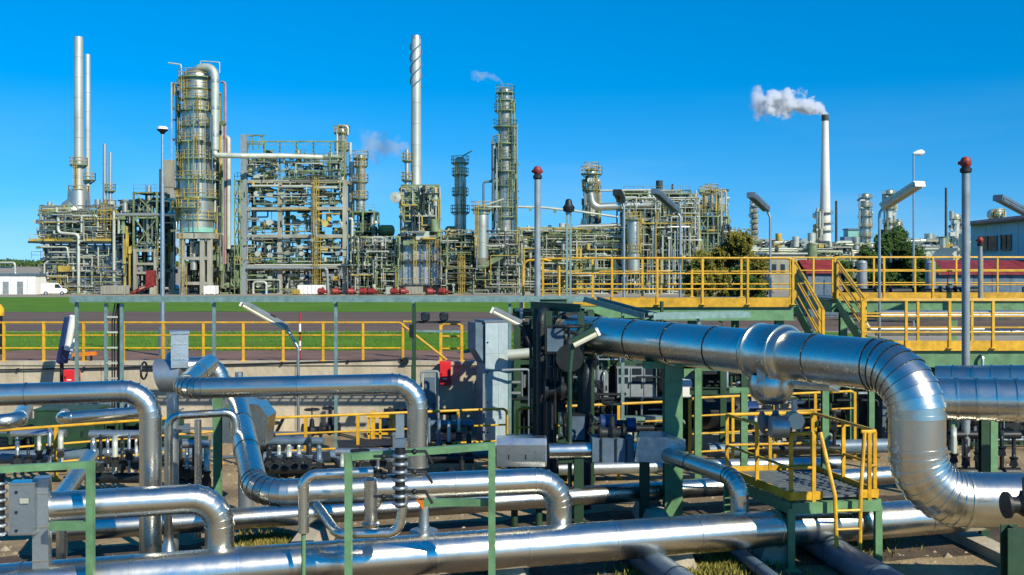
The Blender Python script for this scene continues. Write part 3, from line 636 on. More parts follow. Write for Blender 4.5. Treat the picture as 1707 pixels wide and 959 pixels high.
# ---------------------------------------------------------------- lamps
def globe_lamp(label, px, ytop, d, zb, r=.05):
    b = V(((px - CX) / F * d, d, zb)); top = P(px, ytop, d); t = thing('lamp_post', label, 'lamp post', b)
    H = top.z - zb
    MB().lathe(b, [(r * 1.9, 0), (r * 1.9, H * .12), (r * 1.15, H * .125), (r, H * .5), (r * .6, H - .2)], 14).build('pole', ALUD, t)
    MB().lathe((b.x, b.y, top.z - .22), [(.02, -.02), (.05, 0), (.09, .06), (.15, .10), (.16, .13)], 16).build('bowl', DARK, t)
    MB().lathe((b.x, b.y, top.z - .085), [(.158, 0), (.15, .05), (.1, .085), (.001, .095)], 16).build('diffuser', WHT, t)
    return t
def street_lamp(label, px, ytop, d, zb):
    b = V(((px - CX) / F * d, d, zb)); top = P(px, ytop, d); t = thing('lamp_post', label, 'lamp post', b); s_ = d / 31
    MB().tube(pipe_path([b, top, top + V((.12 * s_, 0, .04 * s_))], .08 * s_, 4), .03 * s_, 10).build('pole', ALUD, t)
    h = top + V((.12 * s_, 0, .05 * s_)); s_ *= .62
    MB().tube([h + V((-.22 * s_, 0, -.03)), h, h + V((.2 * s_, 0, .03 * s_)), h + V((.34 * s_, 0, .04 * s_))], .1 * s_, 14, True, [.06 * s_, .14 * s_, .15 * s_, .05 * s_]).build('head', WHT, t)
    return t
def tube_lamp(label, pole_px, y_bend, d, zb, p0, p1, d1=None, m=None, w_=.16, pm=None, cm=None):
    """fluorescent tube lamp on a bent pole: p0 = pixel where the housing meets the pole, p1 = its far end"""
    m = m or GREY; b = V(((pole_px - CX) / F * d, d, zb)); a = P(*p0, d); e = P(*p1, d1 or d); t = thing('tube_lamp', label, 'lamp', b)
    bend = P(pole_px, y_bend, d)
    MB().tube(pipe_path([b, bend, a, a.lerp(e, .35)], .25, 6), .038, 10).build('pole', pm or ALUD, t)
    dr = (e - a).normalized(); sd_ = dr.cross(V((0, 0, 1))).normalized(); nm = sd_.cross(dr).normalized()
    MB().bar(a + nm * .06, e + nm * .06, w_ * 1.35, .07).build('housing', m, t)
    for s_ in (-1, 1): MB().tube([a.lerp(e, .03) + sd_ * s_ * w_ * .38 - nm * .02, a.lerp(e, .97) + sd_ * s_ * w_ * .38 - nm * .02], w_ * .32, 8).build('tube_cover', cm or LAMP, t)
    MB().bar(e, e + dr * .05, w_ * 1.4, .13).build('end_cap', cm or WHT, t)
    MB().bar(a.lerp(e, .3) + nm * .1, a.lerp(e, .42) + nm * .1, .05, .05).build('clamp', DARK, t)
    return t
globe_lamp('tall thin lamp post with white globe beside the big distillation column', 271, 211, 29.6, ZG(29.6), .062)
street_lamp('tall street lamp with white head near the right-hand bush', 1523, 258, 44, ZG(44))
tube_lamp('tube lamp leaning left over the lawn on a bent grey pole', 497, 580, 25, 0, (478, 548), (405, 507))
tube_lamp('tube lamp beside the grey cable tower pointing up left', 885, 580, 22.6, 0, (868, 541), (822, 518), pm=DARK)
tube_lamp('short tube lamp in the dark bay under the biggest pipe', 950, 620, 17.4, 0, (954, 574), (994, 554), m=GRND, pm=GRND)
tube_lamp('tube lamp on the upper walkway, leftmost, pointing up left', 1134, 362, 30, 3.4, (1128, 352), (1092, 320), 28, m=GREYB, cm=GREYB)  # dark grey stands in for the shaded underside of the lamp
tube_lamp('tube lamp on the walkway pointing up left above the brown bush', 1284, 362, 30, 3.4, (1278, 350), (1252, 326), 28, m=GREYB, cm=GREYB)  # underside shade put into the housing colour here too
tube_lamp('large tube lamp pointing up right at the middle of the right walkway', 1466, 355, 27, 2.4, (1474, 345), (1532, 308), 25.5, m=LAMP, w_=.2)
tube_lamp('tube lamp cut by the right edge above the blue-grey building', 1735, 380, 27, 2.4, (1722, 362), (1664, 331), 25, m=GREYB, cm=GREYB)  # grey carries the shade under this housing
t = tube_lamp('dark lamp seen end-on atop a thin pole left of the walkway', 1040, 345, 28, 1.78, (1036, 335), (1029, 322), 25.8, m=DARK, cm=DARK)
t = thing('tilted_lamp', 'white and dark blue tilted lamp housing on a pole near the left red box', 'lamp', V((P(106, 0, 25.8).x, 25.8, 0)))
a = P(103, 605, 25.8); MB().cyl(V((a.x, a.y, 0)), a, .05, n=10).build('pole', DARK, t)
e = P(117, 530, 25.6); MB().bar(a, e, .24, .14).build('housing', BLUE, t); MB().tube([a.lerp(e, .3) + V((.1, -.06, 0)), e + V((.1, -.06, .05))], .085, 10).build('tube_cover', WHT, t)
MB().bar(P(116, 598, 25.5), P(125, 565, 25.5), .05, .05).build('stay', WHT, t)
t = thing('road_barrier', 'low orange barrier trestle on the wall behind the tilted lamp', 'barrier', WP(140, 27.2))
MB().bar(WP(118, 27.15) + V((0, 0, .16)), WP(160, 27.15) + V((0, 0, .2)), .12, .1).build('board', ORANGE, t)
for px in (124, 142, 152): MB().bar(WP(px, 27.15), WP(px, 27.15) + V((0, 0, .16)), .05).build('leg', DARK, t)

# red-topped poles ------------------------------------------------
def red_pole(label, px, ytop, d, zb, r=.07):
    b = V(((px - CX) / F * d, d, zb)); top = P(px, ytop, d); t = thing('fire_pole', label, 'pole', b); H = top.z - zb; k = r / .07
    MB().lathe(b, [(r * 1.6, 0), (r * 1.6, .04), (r, .05), (r, H - .2 * k)], 16).build('pole', GREY, t)
    MB().lathe(b, [(r, H - .21 * k), (r * 1.45, H - .18 * k), (r * 1.45, H - .12 * k), (r, H - .10 * k)], 16).build('collar', DARK, t)
    MB().lathe(b, [(r * .9, H - .1 * k), (r * 1.35, H - .06 * k), (r * 1.4, H + .02 * k), (r * .9, H + .08 * k), (.001, H + .1 * k)], 14).build('beacon', REDD, t)
    for an in (0.6, 2.7, 4.6): MB().cyl(b + V((0, 0, H - .02 * k)), b + V((math.cos(an) * r * 1.9, math.sin(an) * r * 1.9, H - .02 * k)), r * .45, n=8).build('horn', REDD, t)
    return t
red_pole('grey pole with red beacon left of the upper yellow platform', 896, 284, 24.5, 0, .075)
red_pole('tallest grey pole with red beacon, in front of the right walkway', 1610, 270, 20.5, 0, .078)
red_pole('short pole with red beacon in front of the blue-grey building', 1634, 400, 29, 3.4, .06)
t = thing('siren_pole', 'double grey-green post with dark horn on top at the platform corner', 'pole', V((P(948, 0, 25).x, 25, 0)))
for px in (945, 951): MB().bar(V((P(px, 0, 25).x, 25, 0)), P(px, 355, 25), .05).build('post', TRAY, t)
MB().bar(P(943, 356, 25), P(953, 356, 25), .08, .06).build('cap', TRAY, t)
MB().lathe(P(948, 354, 25), [(.06, 0), (.13, .02), (.15, .12), (.09, .2), (.08, .28), (.05, .32), (.001, .33)], 14).build('horn', DARK, t)

# ---------------------------------------------------------------- grey cable tower (perforated cover) and tube frames
PERF = mat('perforated_cover', (.42, .53, .56), .45, .35, var=.08, scale=5, obj_var=.05)
base = V((P(815, 0, 24.1).x, 24.1, 0)); t = thing('cable_tower', 'upright pale grey perforated cable tower in front of the concrete wall', 'cable tower', base)
rz = .42; Rm = Matrix.Rotation(rz, 3, 'Z'); ztop = P(0, 536, 24.1).z
W_, D_ = .66, .56
MB().box(base + Rm @ V((.12, .02, 1.55)), (W_ - .03, D_ - .03, ztop - .15), rz=rz).build('core', GREYB, t)
for i in range(4):
    z = .18 + i * (ztop - .2) / 4; hgt = (ztop - .2) / 4
    for j in range(2):
        MB().box(base + Rm @ V((.12 - W_ / 2 + (j + .5) * W_ / 2, -D_ / 2 + .0, z + hgt / 2)), (W_ / 2 - .004, .03, hgt - .004), rz=rz).build('cover_panel', PERF, t)
MB().box(base + Rm @ V((-.30, .05, ztop - .32)), (.24, .5, .62), rz=rz).build('side_duct', GREYB, t)
MB().prism([base + Rm @ V((-.42, -.2, ztop - .63)), base + Rm @ V((-.18, -.2, ztop - .63)), base + Rm @ V((-.18, -.2, ztop - 1.0))], Rm @ V((0, .5, 0))).build('side_hopper', GREYB, t)
MB().box(base + Rm @ V((.12, .02, ztop + .02)), (W_ + .05, D_ + .05, .04), rz=rz).build('lid', GREYB, t)
for z in (.5, 1.2, 1.9, 2.6):
    for x in (-.16, .40): MB().cyl(base + Rm @ V((x, -D_ / 2 - .02, z)), base + Rm @ V((x, -D_ / 2 - .035, z)), .02, n=8).build('bolt', DARK, t)
MB().box(base + Rm @ V((.2, -D_ / 2 - .02, 2.2)), (.14, .012, .09), rz=rz).build('name_plate', WHTF, t)
def tube_frame(label, pts, r=.025, m=None, legs=(), name='tube_stand'):
    t = thing(name, label, 'frame', pts[0]); MB().tube(pipe_path(pts, .06, 3), r, 8).build('tube_run', m or GREY, t)
    for a, b in legs: MB().bar(a, b, r * 1.6).build('cross_bar', m or GREY, t)
    return t
tube_frame('slim grey tube frame standing right of the cable tower', [RP(806, 23.6), P(806, 618, 23.6), P(882, 616, 23.6), RP(882, 23.6)], .03, GREY, [(P(842, 637, 24.3), P(868, 637, 24.3)), (P(842, 655, 24.3), P(868, 655, 24.3))])
tube_frame('slim grey tube frame left of the red fire box', [RP(702, 24.6), P(702, 620, 24.6), P(731, 619, 24.6), RP(731, 24.6)], .028)
t = thing('meter_cabinet', 'low grey-blue cabinet behind the slim left tube frame', 'cabinet', RP(717, 25)); a = P(717, 622, 25)
MB().box((a.x, 25.1, a.z / 2 + .1), (.3, .3, a.z - .1)).build('case', GREY, t); MB().box((a.x, 24.94, a.z / 2 + .1), (.25, .02, a.z - .4)).build('door', GREYB, t); MB().box((a.x + .09, 24.92, a.z * .55), (.03, .02, .1)).build('handle', DARK, t)
# red fire boxes
def fire_box(label, px, y0, y1, wpx, d):
    a = P(px, y0, d); b = P(px, y1, d); t = thing('fire_box', label, 'box', b); W = wpx * d / F
    MB().box((a.x, d + .1, (a.z + b.z) / 2), (W, .28, a.z - b.z)).build('case', RED, t); MB().box((a.x, d - .05, (a.z + b.z) / 2), (W * .9, .02, (a.z - b.z) * .92)).build('door', RED, t)
    MB().box((a.x, d - .065, b.z + .3 * (a.z - b.z)), (W * .35, .008, .03)).build('badge', WHT, t); MB().box((a.x - W * .3, d - .07, (a.z + b.z) / 2), (.02, .03, .05)).build('handle', DARK, t)
    MB().box((a.x, d + .25, (a.z + b.z) / 2 - .05), (W * .5, .1, .1)).build('bracket', DARK, t)
fire_box('red fire box mounted on the concrete wall near the cable tower', 742, 603, 643, 18, 26.6)
fire_box('red fire box low at left beneath the tilted lamp', 117, 617, 640, 21, 25.6)
t = thing('flood_light_bar', 'horizontal bar carrying two dark floodlights beside the cable tray post', 'floodlights', TP(692, 23.8, 0))
MB().bar(P(688, 537, 23.8), P(768, 537, 23.8), .06).build('bar', DARK, t); MB().bar(P(690, 552, 23.8), P(768, 553, 23.8), .05).build('bar', TRAY, t)
for px in (709, 740):
    a = P(px, 524, 23.8); h = MB().lathe((a.x, a.y, a.z - .08), [(.05, -.08), (.1, -.05), (.11, .08), (.08, .12), (.001, .13)], 12).build('floodlight', DARK, t)
    sub(h, t, MB().cyl((a.x, a.y - .02, a.z - .06), (a.x, a.y - .125, a.z - .06), .08, n=12), 'lens', GLASS)
MB().bar(V((P(690, 0, 23.75).x, 23.75, 0)), P(690, 510, 23.75), .09).build('post', GRND, t)
MB().box(P(686, 552, 23.7), (.1, .1, .3)).build('control_box', DARK, t)

# ---------------------------------------------------------------- yellow / green upper platform, stairs and lower walkway
def deck(label, corners, z, toe, m_beam=None, beam_h=.36, name='walkway_platform', posts=(), zg=0):
    t = thing(name, label, 'platform', V((corners[0].x, corners[0].y, zg)))
    c = [V((p.x, p.y, 0)) for p in corners]
    nb = 10; ab = (c[1] - c[0]); L = ab.length; n = max(1, int(L / 1.0)); src = None
    for i in range(n):
        a = c[0].lerp(c[1], (i + .01) / n); b = c[0].lerp(c[1], (i + .99) / n); e = c[3].lerp(c[2], (i + .99) / n); f = c[3].lerp(c[2], (i + .01) / n)
        MB().prism([p + up * (z - .04) for p in (a, b, e, f)], (0, 0, .04)).build('floor_plate', GRATE, t)
    for i in range(4):
        a, b = c[i], c[(i + 1) % 4]
        MB().ibeam(a + up * (z - .04 - beam_h / 2), b + up * (z - .04 - beam_h / 2), .16, beam_h).build('beam', m_beam or GRN, t)
    for p in posts:
        MB().ibeam(V((p.x, p.y, zg)), V((p.x, p.y, z - .04 - beam_h)), .2, .2).build('column', GRN, t)
    for i in toe:
        a, b = c[i], c[(i + 1) % 4]; nrm = (b - a).normalized().cross(up); 
        MB().bar(a + up * (z + .06) + nrm * .09, b + up * (z + .06) + nrm * .09, .02, .24).build('toe_board', YEL, t)
    return t
z1 = 3.40
def UPp(px, d): return V(((px - CX) / F * d, d, z1))
U = [UPp(990, 25.7), UPp(1322, 25.7), UPp(1322, 31.2), UPp(990, 31.0)]
for p in U: p.z = 0
U[3].x = U[0].x; U[2].x = U[1].x
deck('upper yellow-edged platform left of the stairs, on green beams', U, z1, (0,), posts=[U[0] + V((.3, .2, 0)), U[1] + V((-.3, .2, 0)), U[2] + V((-.3, -.2, 0)), U[3] + V((.3, -.2, 0)), (U[0] + U[1]) / 2 + V((0, .2, 0))], zg=0)
def r3(px, d, z): return V(((px - CX) / F * d, d, z))
railing('yellow railing along the front of the upper left platform', [r3(945, 25.6, z1), r3(1322, 25.6, z1)], h=1.17, r=.026, step=1.25)
railing('yellow railing along the back of the upper left platform', [r3(905, 31.0, z1), r3(1318, 31.2, z1)], h=1.17, r=.03, step=1.45)
t = thing('green_ramp_plate', 'green tapering gusset plate at the left end of the upper platform', 'plate', UPp(1000, 25.4))
MB().prism([P(962, 510, 25.4), P(1060, 512, 25.4), P(1100, 531, 25.4), P(1012, 530, 25.4)], (0, .12, 0)).build('plate', GRN, t)
MB().prism([P(955, 510, 25.38), P(1010, 510, 25.38), P(1010, 504, 25.38), P(955, 504, 25.38)], (0, .14, 0)).build('edge_strip', YEL, t)
small_pipe('bent yellow tube handrail end at the left corner of the upper platform', [r3(872, 29, 2.6), r3(872, 29, z1 + 1.1), r3(905, 29, z1 + 1.14), r3(932, 29, z1 + 1.05), r3(932, 29, z1)], .035, R=.2, m=YEL, name='bent_handrail', cat='railing')
z2 = 2.40
Ur = [r3(1386, 29.8, 0), r3(1800, 29.8, 0), r3(1800, 32.5, 0), r3(1386, 32.5, 0)]; Ur[3].x = Ur[0].x; Ur[2].x = Ur[1].x
deck('upper yellow-edged platform right of the stairs carrying the valves', Ur, z1, (0,), posts=[Ur[0] + V((.4, .2, 0)), Ur[1] + V((-.4, .2, 0)), (Ur[0] + Ur[1]) / 2 + V((0, .2, 0))], zg=1.7)
railing('yellow railing along the back of the upper right platform', [r3(1388, 32.3, z1), r3(1800, 32.3, z1)], h=1.22, r=.026, step=1.4)
railing('yellow railing in the gap behind the two stairs', [r3(1320, 31.6, z1), r3(1392, 31.6, z1)], h=1.2, r=.026, step=.7)
railing('yellow railing along the front of the upper right platform', [r3(1392, 29.7, z1), r3(1800, 29.7, z1)], h=1.20, r=.026, step=1.5)
Lw = [r3(1385, 24.6, 0), r3(1800, 24.6, 0), r3(1800, 26.6, 0), r3(1385, 26.6, 0)]; Lw[3].x = Lw[0].x; Lw[2].x = Lw[1].x
deck('lower green walkway with yellow edge at right, in front of the platforms', Lw, z2, (0,), posts=[Lw[0] + V((.6, .2, 0)), (Lw[0] + Lw[1]) / 2 + V((0, .2, 0)), Lw[1] + V((-.4, .2, 0))], beam_h=.42)
railing('yellow railing along the front of the lower right walkway', [r3(1438, 24.5, z2), r3(1800, 24.5, z2)], h=1.15, r=.029, step=1.02)
railing('yellow railing along the back of the lower right walkway', [r3(1440, 26.5, z2), r3(1800, 26.5, z2)], h=1.1, r=.03, step=1.6)
def stairs(label, a, b, width, n=6):
    """a: top front corner, b: foot front corner; width vector"""
    t = thing('steel_stairs', label, 'stairs', b); wv = V(width)
    for s_ in (0, 1):
        o = wv * s_; MB().bar(a + o + V((0, 0, -.1)), b + o + V((0, 0, -.1)), .05, .26).build('stringer', GRN, t)
        for hz, rr, nm in ((1.1, .032, 'handrail'), (.72, .022, 'middle_rail'), (.36, .022, 'middle_rail')): MB().tube([a + o + V((0, 0, hz)), b + o + V((0, 0, hz))], rr, 8).build(nm, YEL, t)
        for k in (0, 1): p = a.lerp(b, k) + o; MB().box(p + V((0, 0, .5)), (.07, .07, 1.18)).build('post', YEL, t)
    for i in range(n): p = a.lerp(b, (i + .6) / n); MB().add([p, p + wv, p + wv + V(((b - a).x / n * .8, (b - a).y / n * .8, 0)), p + V(((b - a).x / n * .8, (b - a).y / n * .8, 0))], [(0, 1, 2, 3)]).add([p - V((0, 0, .04)), p + wv - V((0, 0, .04)), p + wv + V(((b - a).x / n * .8, (b - a).y / n * .8, -.04)), p + V(((b - a).x / n * .8, (b - a).y / n * .8, -.04))], [(3, 2, 1, 0)]).build('tread', GRATE, t, kind='stuff')
    return t
stairs('yellow-railed green stairs down from the upper left platform', r3(1325, 28.6, z1), r3(1372, 26.2, z2 - .25), (.15, .8, 0))
stairs('yellow-railed green stairs down from the upper right platform', r3(1396, 29.6, z1), r3(1442, 26.8, z2), (.15, .7, 0))
# grey standpipes and valves on the right platform
for i, (px, wh) in enumerate(((1437, 'left'), (1551, 'right'))):
    b = r3(px, 31.2, z1); t = thing('vent_pipe', 'grey upright vent pipe on the right platform, the %s one of two' % wh, 'pipe', b); tp = P(px, 441, 31.2)
    MB().lathe(b, [(.2, 0), (.2, .03), (.15, .04), (.15, 1.02), (.16, 1.03), (.12, 1.1), (.001, 1.12)], 16).build('barrel', GREY, t)
for i, (px, wh) in enumerate(((1472, 'beside the left vent pipe'), (1580, 'beside the right vent pipe'))):
    q = r3(px, 30.4, z1 + .18); valve('dark motor valve lying on the right platform, ' + wh, q, .17, .42)
    t = thing('valve_motor', 'dark electric motor lying on the platform ' + wh, 'motor', q + V((.45, 0, -.2))); MB().cyl(q + V((.2, -.1, 0)), q + V((.85, -.15, .02)), .13, .11, 14).build('casing', DARK, t); MB().box(q + V((-.45, .05, -.02)), (.5, .3, .22)).build('gear_box', DARK, t)
small_pipe('grey bent pipe under the right platform', [r3(1440, 27.6, 2.9), r3(1450, 27.6, 2.65), r3(1640, 27.6, 2.65)], .05, m=WHTF)
clad('long dull silver pipe lying behind the lower walkway', [r3(1460, 28.0, 3.0), r3(1800, 28.2, 3.0)], .14, m=ALUD, seam=1.6, n=18)
clad('thin dull silver pipe below the dull long pipe behind the walkway', [r3(1460, 28.4, 2.5), r3(1800, 28.6, 2.5)], .09, m=ALUD, seam=1.6, n=16)

# ---------------------------------------------------------------- equipment bay under the platform, its shade put into dark colours
def cabinet(label, px0, px1, y0, y1, d, m, n=2, win=True):
    a = P(px0, y0, d); b = P(px1, y1, d); c = (a + b) / 2; W = b.x - a.x; H = a.z - b.z
    t = thing('control_cabinet', label, 'cabinet', V((c.x, d, b.z))); MB().box((c.x, d + .25, c.z), (W, .5, H)).build('case', m, t)
    for i in range(n):
        w_ = W / n; x = a.x + w_ * (i + .5); dr = MB().box((x, d - .012, c.z), (w_ - .03, .024, H - .05)).build('door', m, t)
        if win:
            for k in (.28, .0): sub(dr, t, MB().box((x, d - .03, c.z + H * (k + .08)), (w_ * .7, .014, H * .2)), 'window', GLASS)
        sub(dr, t, MB().box((x + w_ * .38, d - .03, c.z - H * .1), (.03, .02, .12)), 'handle', DARK)
    return t
cabinet('grey control cabinet with dark windows under the biggest pipe', 1028, 1095, 612, 664, 25.3, GREY, 3)
cabinet('grey control cabinet half in shadow, left of the windowed one', 962, 1014, 618, 666, 25.5, GREY, 2, False)
cabinet('white switch box mounted beside the green H-column', 1132, 1154, 635, 663, 24.6, WHT, 1, False)
cabinet('grey panel box above the white switch box', 1130, 1172, 606, 632, 25.2, GREY, 2)
t = thing('cabinet_bench', 'long grey-green steel bench beam under the control cabinets', 'bench', r3(1035, 22.4, 0))
MB().bar(P(940, 702, 24.8), P(1135, 697, 24.8), .3, .14).build('beam', TRAY, t)
for px in (945, 1000, 1060, 1130): MB().bar(r3(px, 24.8, 0), P(px, 704, 24.8), .08).build('leg', TRAY, t)
# shaded machine skid: frame of dark green posts, tanks, ducts
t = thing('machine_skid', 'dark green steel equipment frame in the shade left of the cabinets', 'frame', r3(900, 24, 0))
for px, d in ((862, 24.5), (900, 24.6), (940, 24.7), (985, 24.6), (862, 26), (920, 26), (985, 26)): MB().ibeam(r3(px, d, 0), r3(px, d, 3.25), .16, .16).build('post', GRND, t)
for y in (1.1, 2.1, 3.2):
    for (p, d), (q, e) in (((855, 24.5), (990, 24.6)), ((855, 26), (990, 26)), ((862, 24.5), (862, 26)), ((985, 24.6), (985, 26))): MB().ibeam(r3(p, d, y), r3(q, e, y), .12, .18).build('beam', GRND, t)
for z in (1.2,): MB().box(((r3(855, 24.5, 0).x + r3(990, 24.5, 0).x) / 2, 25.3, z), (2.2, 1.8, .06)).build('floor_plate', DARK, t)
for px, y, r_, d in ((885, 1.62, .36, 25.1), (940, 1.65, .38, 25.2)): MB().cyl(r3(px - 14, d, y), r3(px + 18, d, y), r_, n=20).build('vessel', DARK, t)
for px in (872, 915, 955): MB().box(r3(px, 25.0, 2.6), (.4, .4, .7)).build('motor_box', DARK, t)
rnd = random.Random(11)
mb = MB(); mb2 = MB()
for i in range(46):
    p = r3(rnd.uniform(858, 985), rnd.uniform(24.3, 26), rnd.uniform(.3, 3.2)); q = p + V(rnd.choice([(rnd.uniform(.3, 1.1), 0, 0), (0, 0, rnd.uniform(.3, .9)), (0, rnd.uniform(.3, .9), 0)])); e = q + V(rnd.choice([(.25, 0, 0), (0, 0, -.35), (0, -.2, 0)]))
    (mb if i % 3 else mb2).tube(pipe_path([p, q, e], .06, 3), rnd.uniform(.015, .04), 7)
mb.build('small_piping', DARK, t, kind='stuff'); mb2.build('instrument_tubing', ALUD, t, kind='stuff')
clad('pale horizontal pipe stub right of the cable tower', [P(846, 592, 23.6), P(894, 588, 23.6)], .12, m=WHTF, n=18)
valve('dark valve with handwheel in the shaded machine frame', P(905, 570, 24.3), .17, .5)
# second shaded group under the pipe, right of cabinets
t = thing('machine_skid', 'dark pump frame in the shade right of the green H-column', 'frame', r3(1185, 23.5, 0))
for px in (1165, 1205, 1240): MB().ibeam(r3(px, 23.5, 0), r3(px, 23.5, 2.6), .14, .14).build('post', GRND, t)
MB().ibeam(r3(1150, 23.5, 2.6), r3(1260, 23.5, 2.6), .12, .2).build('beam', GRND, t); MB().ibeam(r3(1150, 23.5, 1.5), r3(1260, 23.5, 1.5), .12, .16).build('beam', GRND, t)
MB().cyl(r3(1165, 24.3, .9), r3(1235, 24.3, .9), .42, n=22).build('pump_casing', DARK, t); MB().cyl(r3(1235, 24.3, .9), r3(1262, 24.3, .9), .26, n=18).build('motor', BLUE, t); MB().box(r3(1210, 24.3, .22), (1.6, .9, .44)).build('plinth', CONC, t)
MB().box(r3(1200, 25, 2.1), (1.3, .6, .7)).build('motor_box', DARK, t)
# hanging valve under collar
valve('pale and dark control valve hanging under the collar of the biggest pipe', onN(1290) + V((0, -.1, -1.0)), .15, .3, wheel=False, m=GREYB)
t = thing('instrument_head', 'round pale instrument head beside the hanging control valve', 'instrument', onN(1312) + V((0, -.2, -1.0)))
q = onN(1312) + V((0.05, -.2, -.92)); MB().cyl(q + V((0, -.12, 0)), q + V((0, .1, 0)), .12, n=18).build('case', WHTF, t); MB().cyl(q, q + V((0, 0, .3)), .04, n=8).build('stem', ALUD, t)
MB().cyl(q + V((-.35, 0, -.1)), q + V((-.1, 0, -.1)), .16, n=16).build('diaphragm', ALUD, t)

# ---------------------------------------------------------------- pit equipment at left: manifolds of valves and pipes
def manifold(label, px0, px1, d, n, h, seed, m=None):
    rnd = random.Random(seed); t = thing('pipe_manifold', label, 'manifold', r3(px0, d, 0)); m = m or ALUD
    MB().cyl(r3(px0, d, .35), r3(px1, d, .35), .1, n=14).build('header', DARK, t); MB().cyl(r3(px0, d + .5, h), r3(px1, d + .5, h), .08, n=12).build('header', m, t)
    for i in range(n):
        x = px0 + (px1 - px0) * (i + .5) / n; hh = h * rnd.uniform(.7, 1.15)
        MB().tube(pipe_path([r3(x, d, .35), r3(x, d, hh), r3(x, d + .5, hh), r3(x, d + .5, h)], .08, 3), rnd.choice([.03, .04, .055]), 9).build('riser', rnd.choice([m, WHTF, DARK]), t)
        zz = .35 + rnd.uniform(.3, .7) * (hh - .35)
        MB().lathe(r3(x, d, zz), [(.03, -.1), (.09, -.08), (.06, -.02), (.06, .02), (.09, .08), (.03, .1)], 10).build('valve_body', rnd.choice([DARK, m]), t)
        MB().cyl(r3(x, d - .07, zz), r3(x, d - .22, zz), .012, n=6).build('stem', DARK, t); MB().cyl(r3(x, d - .22, zz), r3(x, d - .235, zz), .075, n=10).build('hand_wheel', DARK, t)
    return t
manifold('dark pipe manifold with pale risers under the inverted-L pipe', 150, 245, 19.5, 8, 1.1, 3)
manifold('pipe manifold with small risers left of the green post', 285, 350, 19.0, 6, 1.0, 5)
manifold('dim pipe manifold behind the left railing', 20, 110, 20.5, 5, .95, 8)
manifold('low pipe manifold on the sand behind the level pipe', 560, 660, 19.5, 5, .75, 9)
manifold('pipe manifold right of the cable tower foot', 845, 930, 20.2, 5, .9, 12)
manifold('dark manifold on the sand behind the sloping pipe', 440, 540, 20.4, 6, .8, 14, GREYB)
manifold('dark manifold behind the level gauge', 690, 790, 21.4, 6, 1.0, 15, GREYB)
manifold('dark manifold under the cabinet bench', 960, 1090, 22.0, 8, .8, 16, DARK)
manifold('dark manifold behind the ladder platform and its pipes', 1250, 1400, 22.5, 8, 1.1, 17, DARK)
manifold('dark manifold beneath the ribbed pipe at right', 1560, 1700, 20.0, 7, 1.0, 18, DARK)
manifold('dark manifold at the foot of the wall, far left', 130, 260, 25.0, 7, .9, 19, GREYB)
manifold('dark manifold below the red fire box at the wall foot', 640, 760, 25.2, 6, .7, 20, DARK)
def pit_box(label, px, d, sz, m): 
    c = r3(px, d, 0); t = thing('equipment_box', label, 'box', c); MB().box(c + V((0, 0, sz[2] / 2)), sz).build('case', m, t); MB().box(c + V((0, 0, sz[2] + .015)), (sz[0] + .04, sz[1] + .04, .03)).build('lid', m, t); MB().box(c + V((sz[0] * .3, -sz[1] / 2 - .01, sz[2] * .6)), (.04, .02, .12)).build('handle', DARK, t)
pit_box('green equipment box behind the left railing', 120, 22.5, (1.3, .8, 1.25), GRND)
pit_box('dark equipment box in the pit left of the level gauge', 480, 23, (.9, .8, .55), GREYB)
pit_box('small pale box on the pit floor behind the bent-down pipe', 664, 22.0, (.22, .2, .75), ALUD)
for px, d, lab in ((455, 22, 'black handwheel valve on the sand behind the sloping pipe'), (520, 24, 'dark valve near the wall foot behind the middle pipe'), (550, 24.2, 'dark valve with blue-green post near the wall foot'), (600, 18.8, 'dark valve lying low behind the green frame'), (770, 19, 'dark valve behind the right green post')):
    valve(lab, r3(px, d, .5), .16, .5)
for i, (px0, px1, d, r_, lab) in enumerate(((440, 900, 21.8, .12, 'long dark pipe lying on the pit floor behind the railing'), (450, 820, 19.2, .09, 'thin dark pipe along the pit floor before the railing'), (0, 350, 21.8, .14, 'dark pipe along the pit floor at far left'), (930, 1400, 20.6, .13, 'dark pipe on the pit floor under the cabinets'), (1180, 1480, 22.6, .16, 'dark pipe on the pit floor behind the ladder platform'))):
    clad(lab, [r3(px0, d, .3), r3(px1, d + .6, .3)], r_, m=ALUD if i % 2 else GREYB, n=16, seam=2)
t = thing('yellow_stand', 'yellow steel stand at the wall foot behind the middle pipe', 'stand', r3(628, 24.5, 0))
for px in (615, 622, 634, 655): MB().bar(r3(px, 24.5, 0), r3(px, 24.5, .8 if px != 622 else .9), .09 if px in (622,) else .05).build('post', YEL, t)
MB().bar(r3(612, 24.5, .78), r3(660, 24.5, .78), .12, .08).build('top_bar', YEL, t); MB().bar(r3(612, 24.5, .35), r3(660, 24.5, .35), .05).build('bar', YEL, t)
for px, lab in ((455, 'wooden trestle leaning crosswise near the wall foot, left'),):
    t = thing('trestle', 'dark crossed trestle on the sand below the concrete wall', 'trestle', r3(455, 24.3, 0)); MB().bar(r3(446, 24.3, .85), r3(462, 24.4, 0), .06).build('leg', DARK, t); MB().bar(r3(472, 24.2, .75), r3(446, 24.3, 0), .06).build('leg', DARK, t)
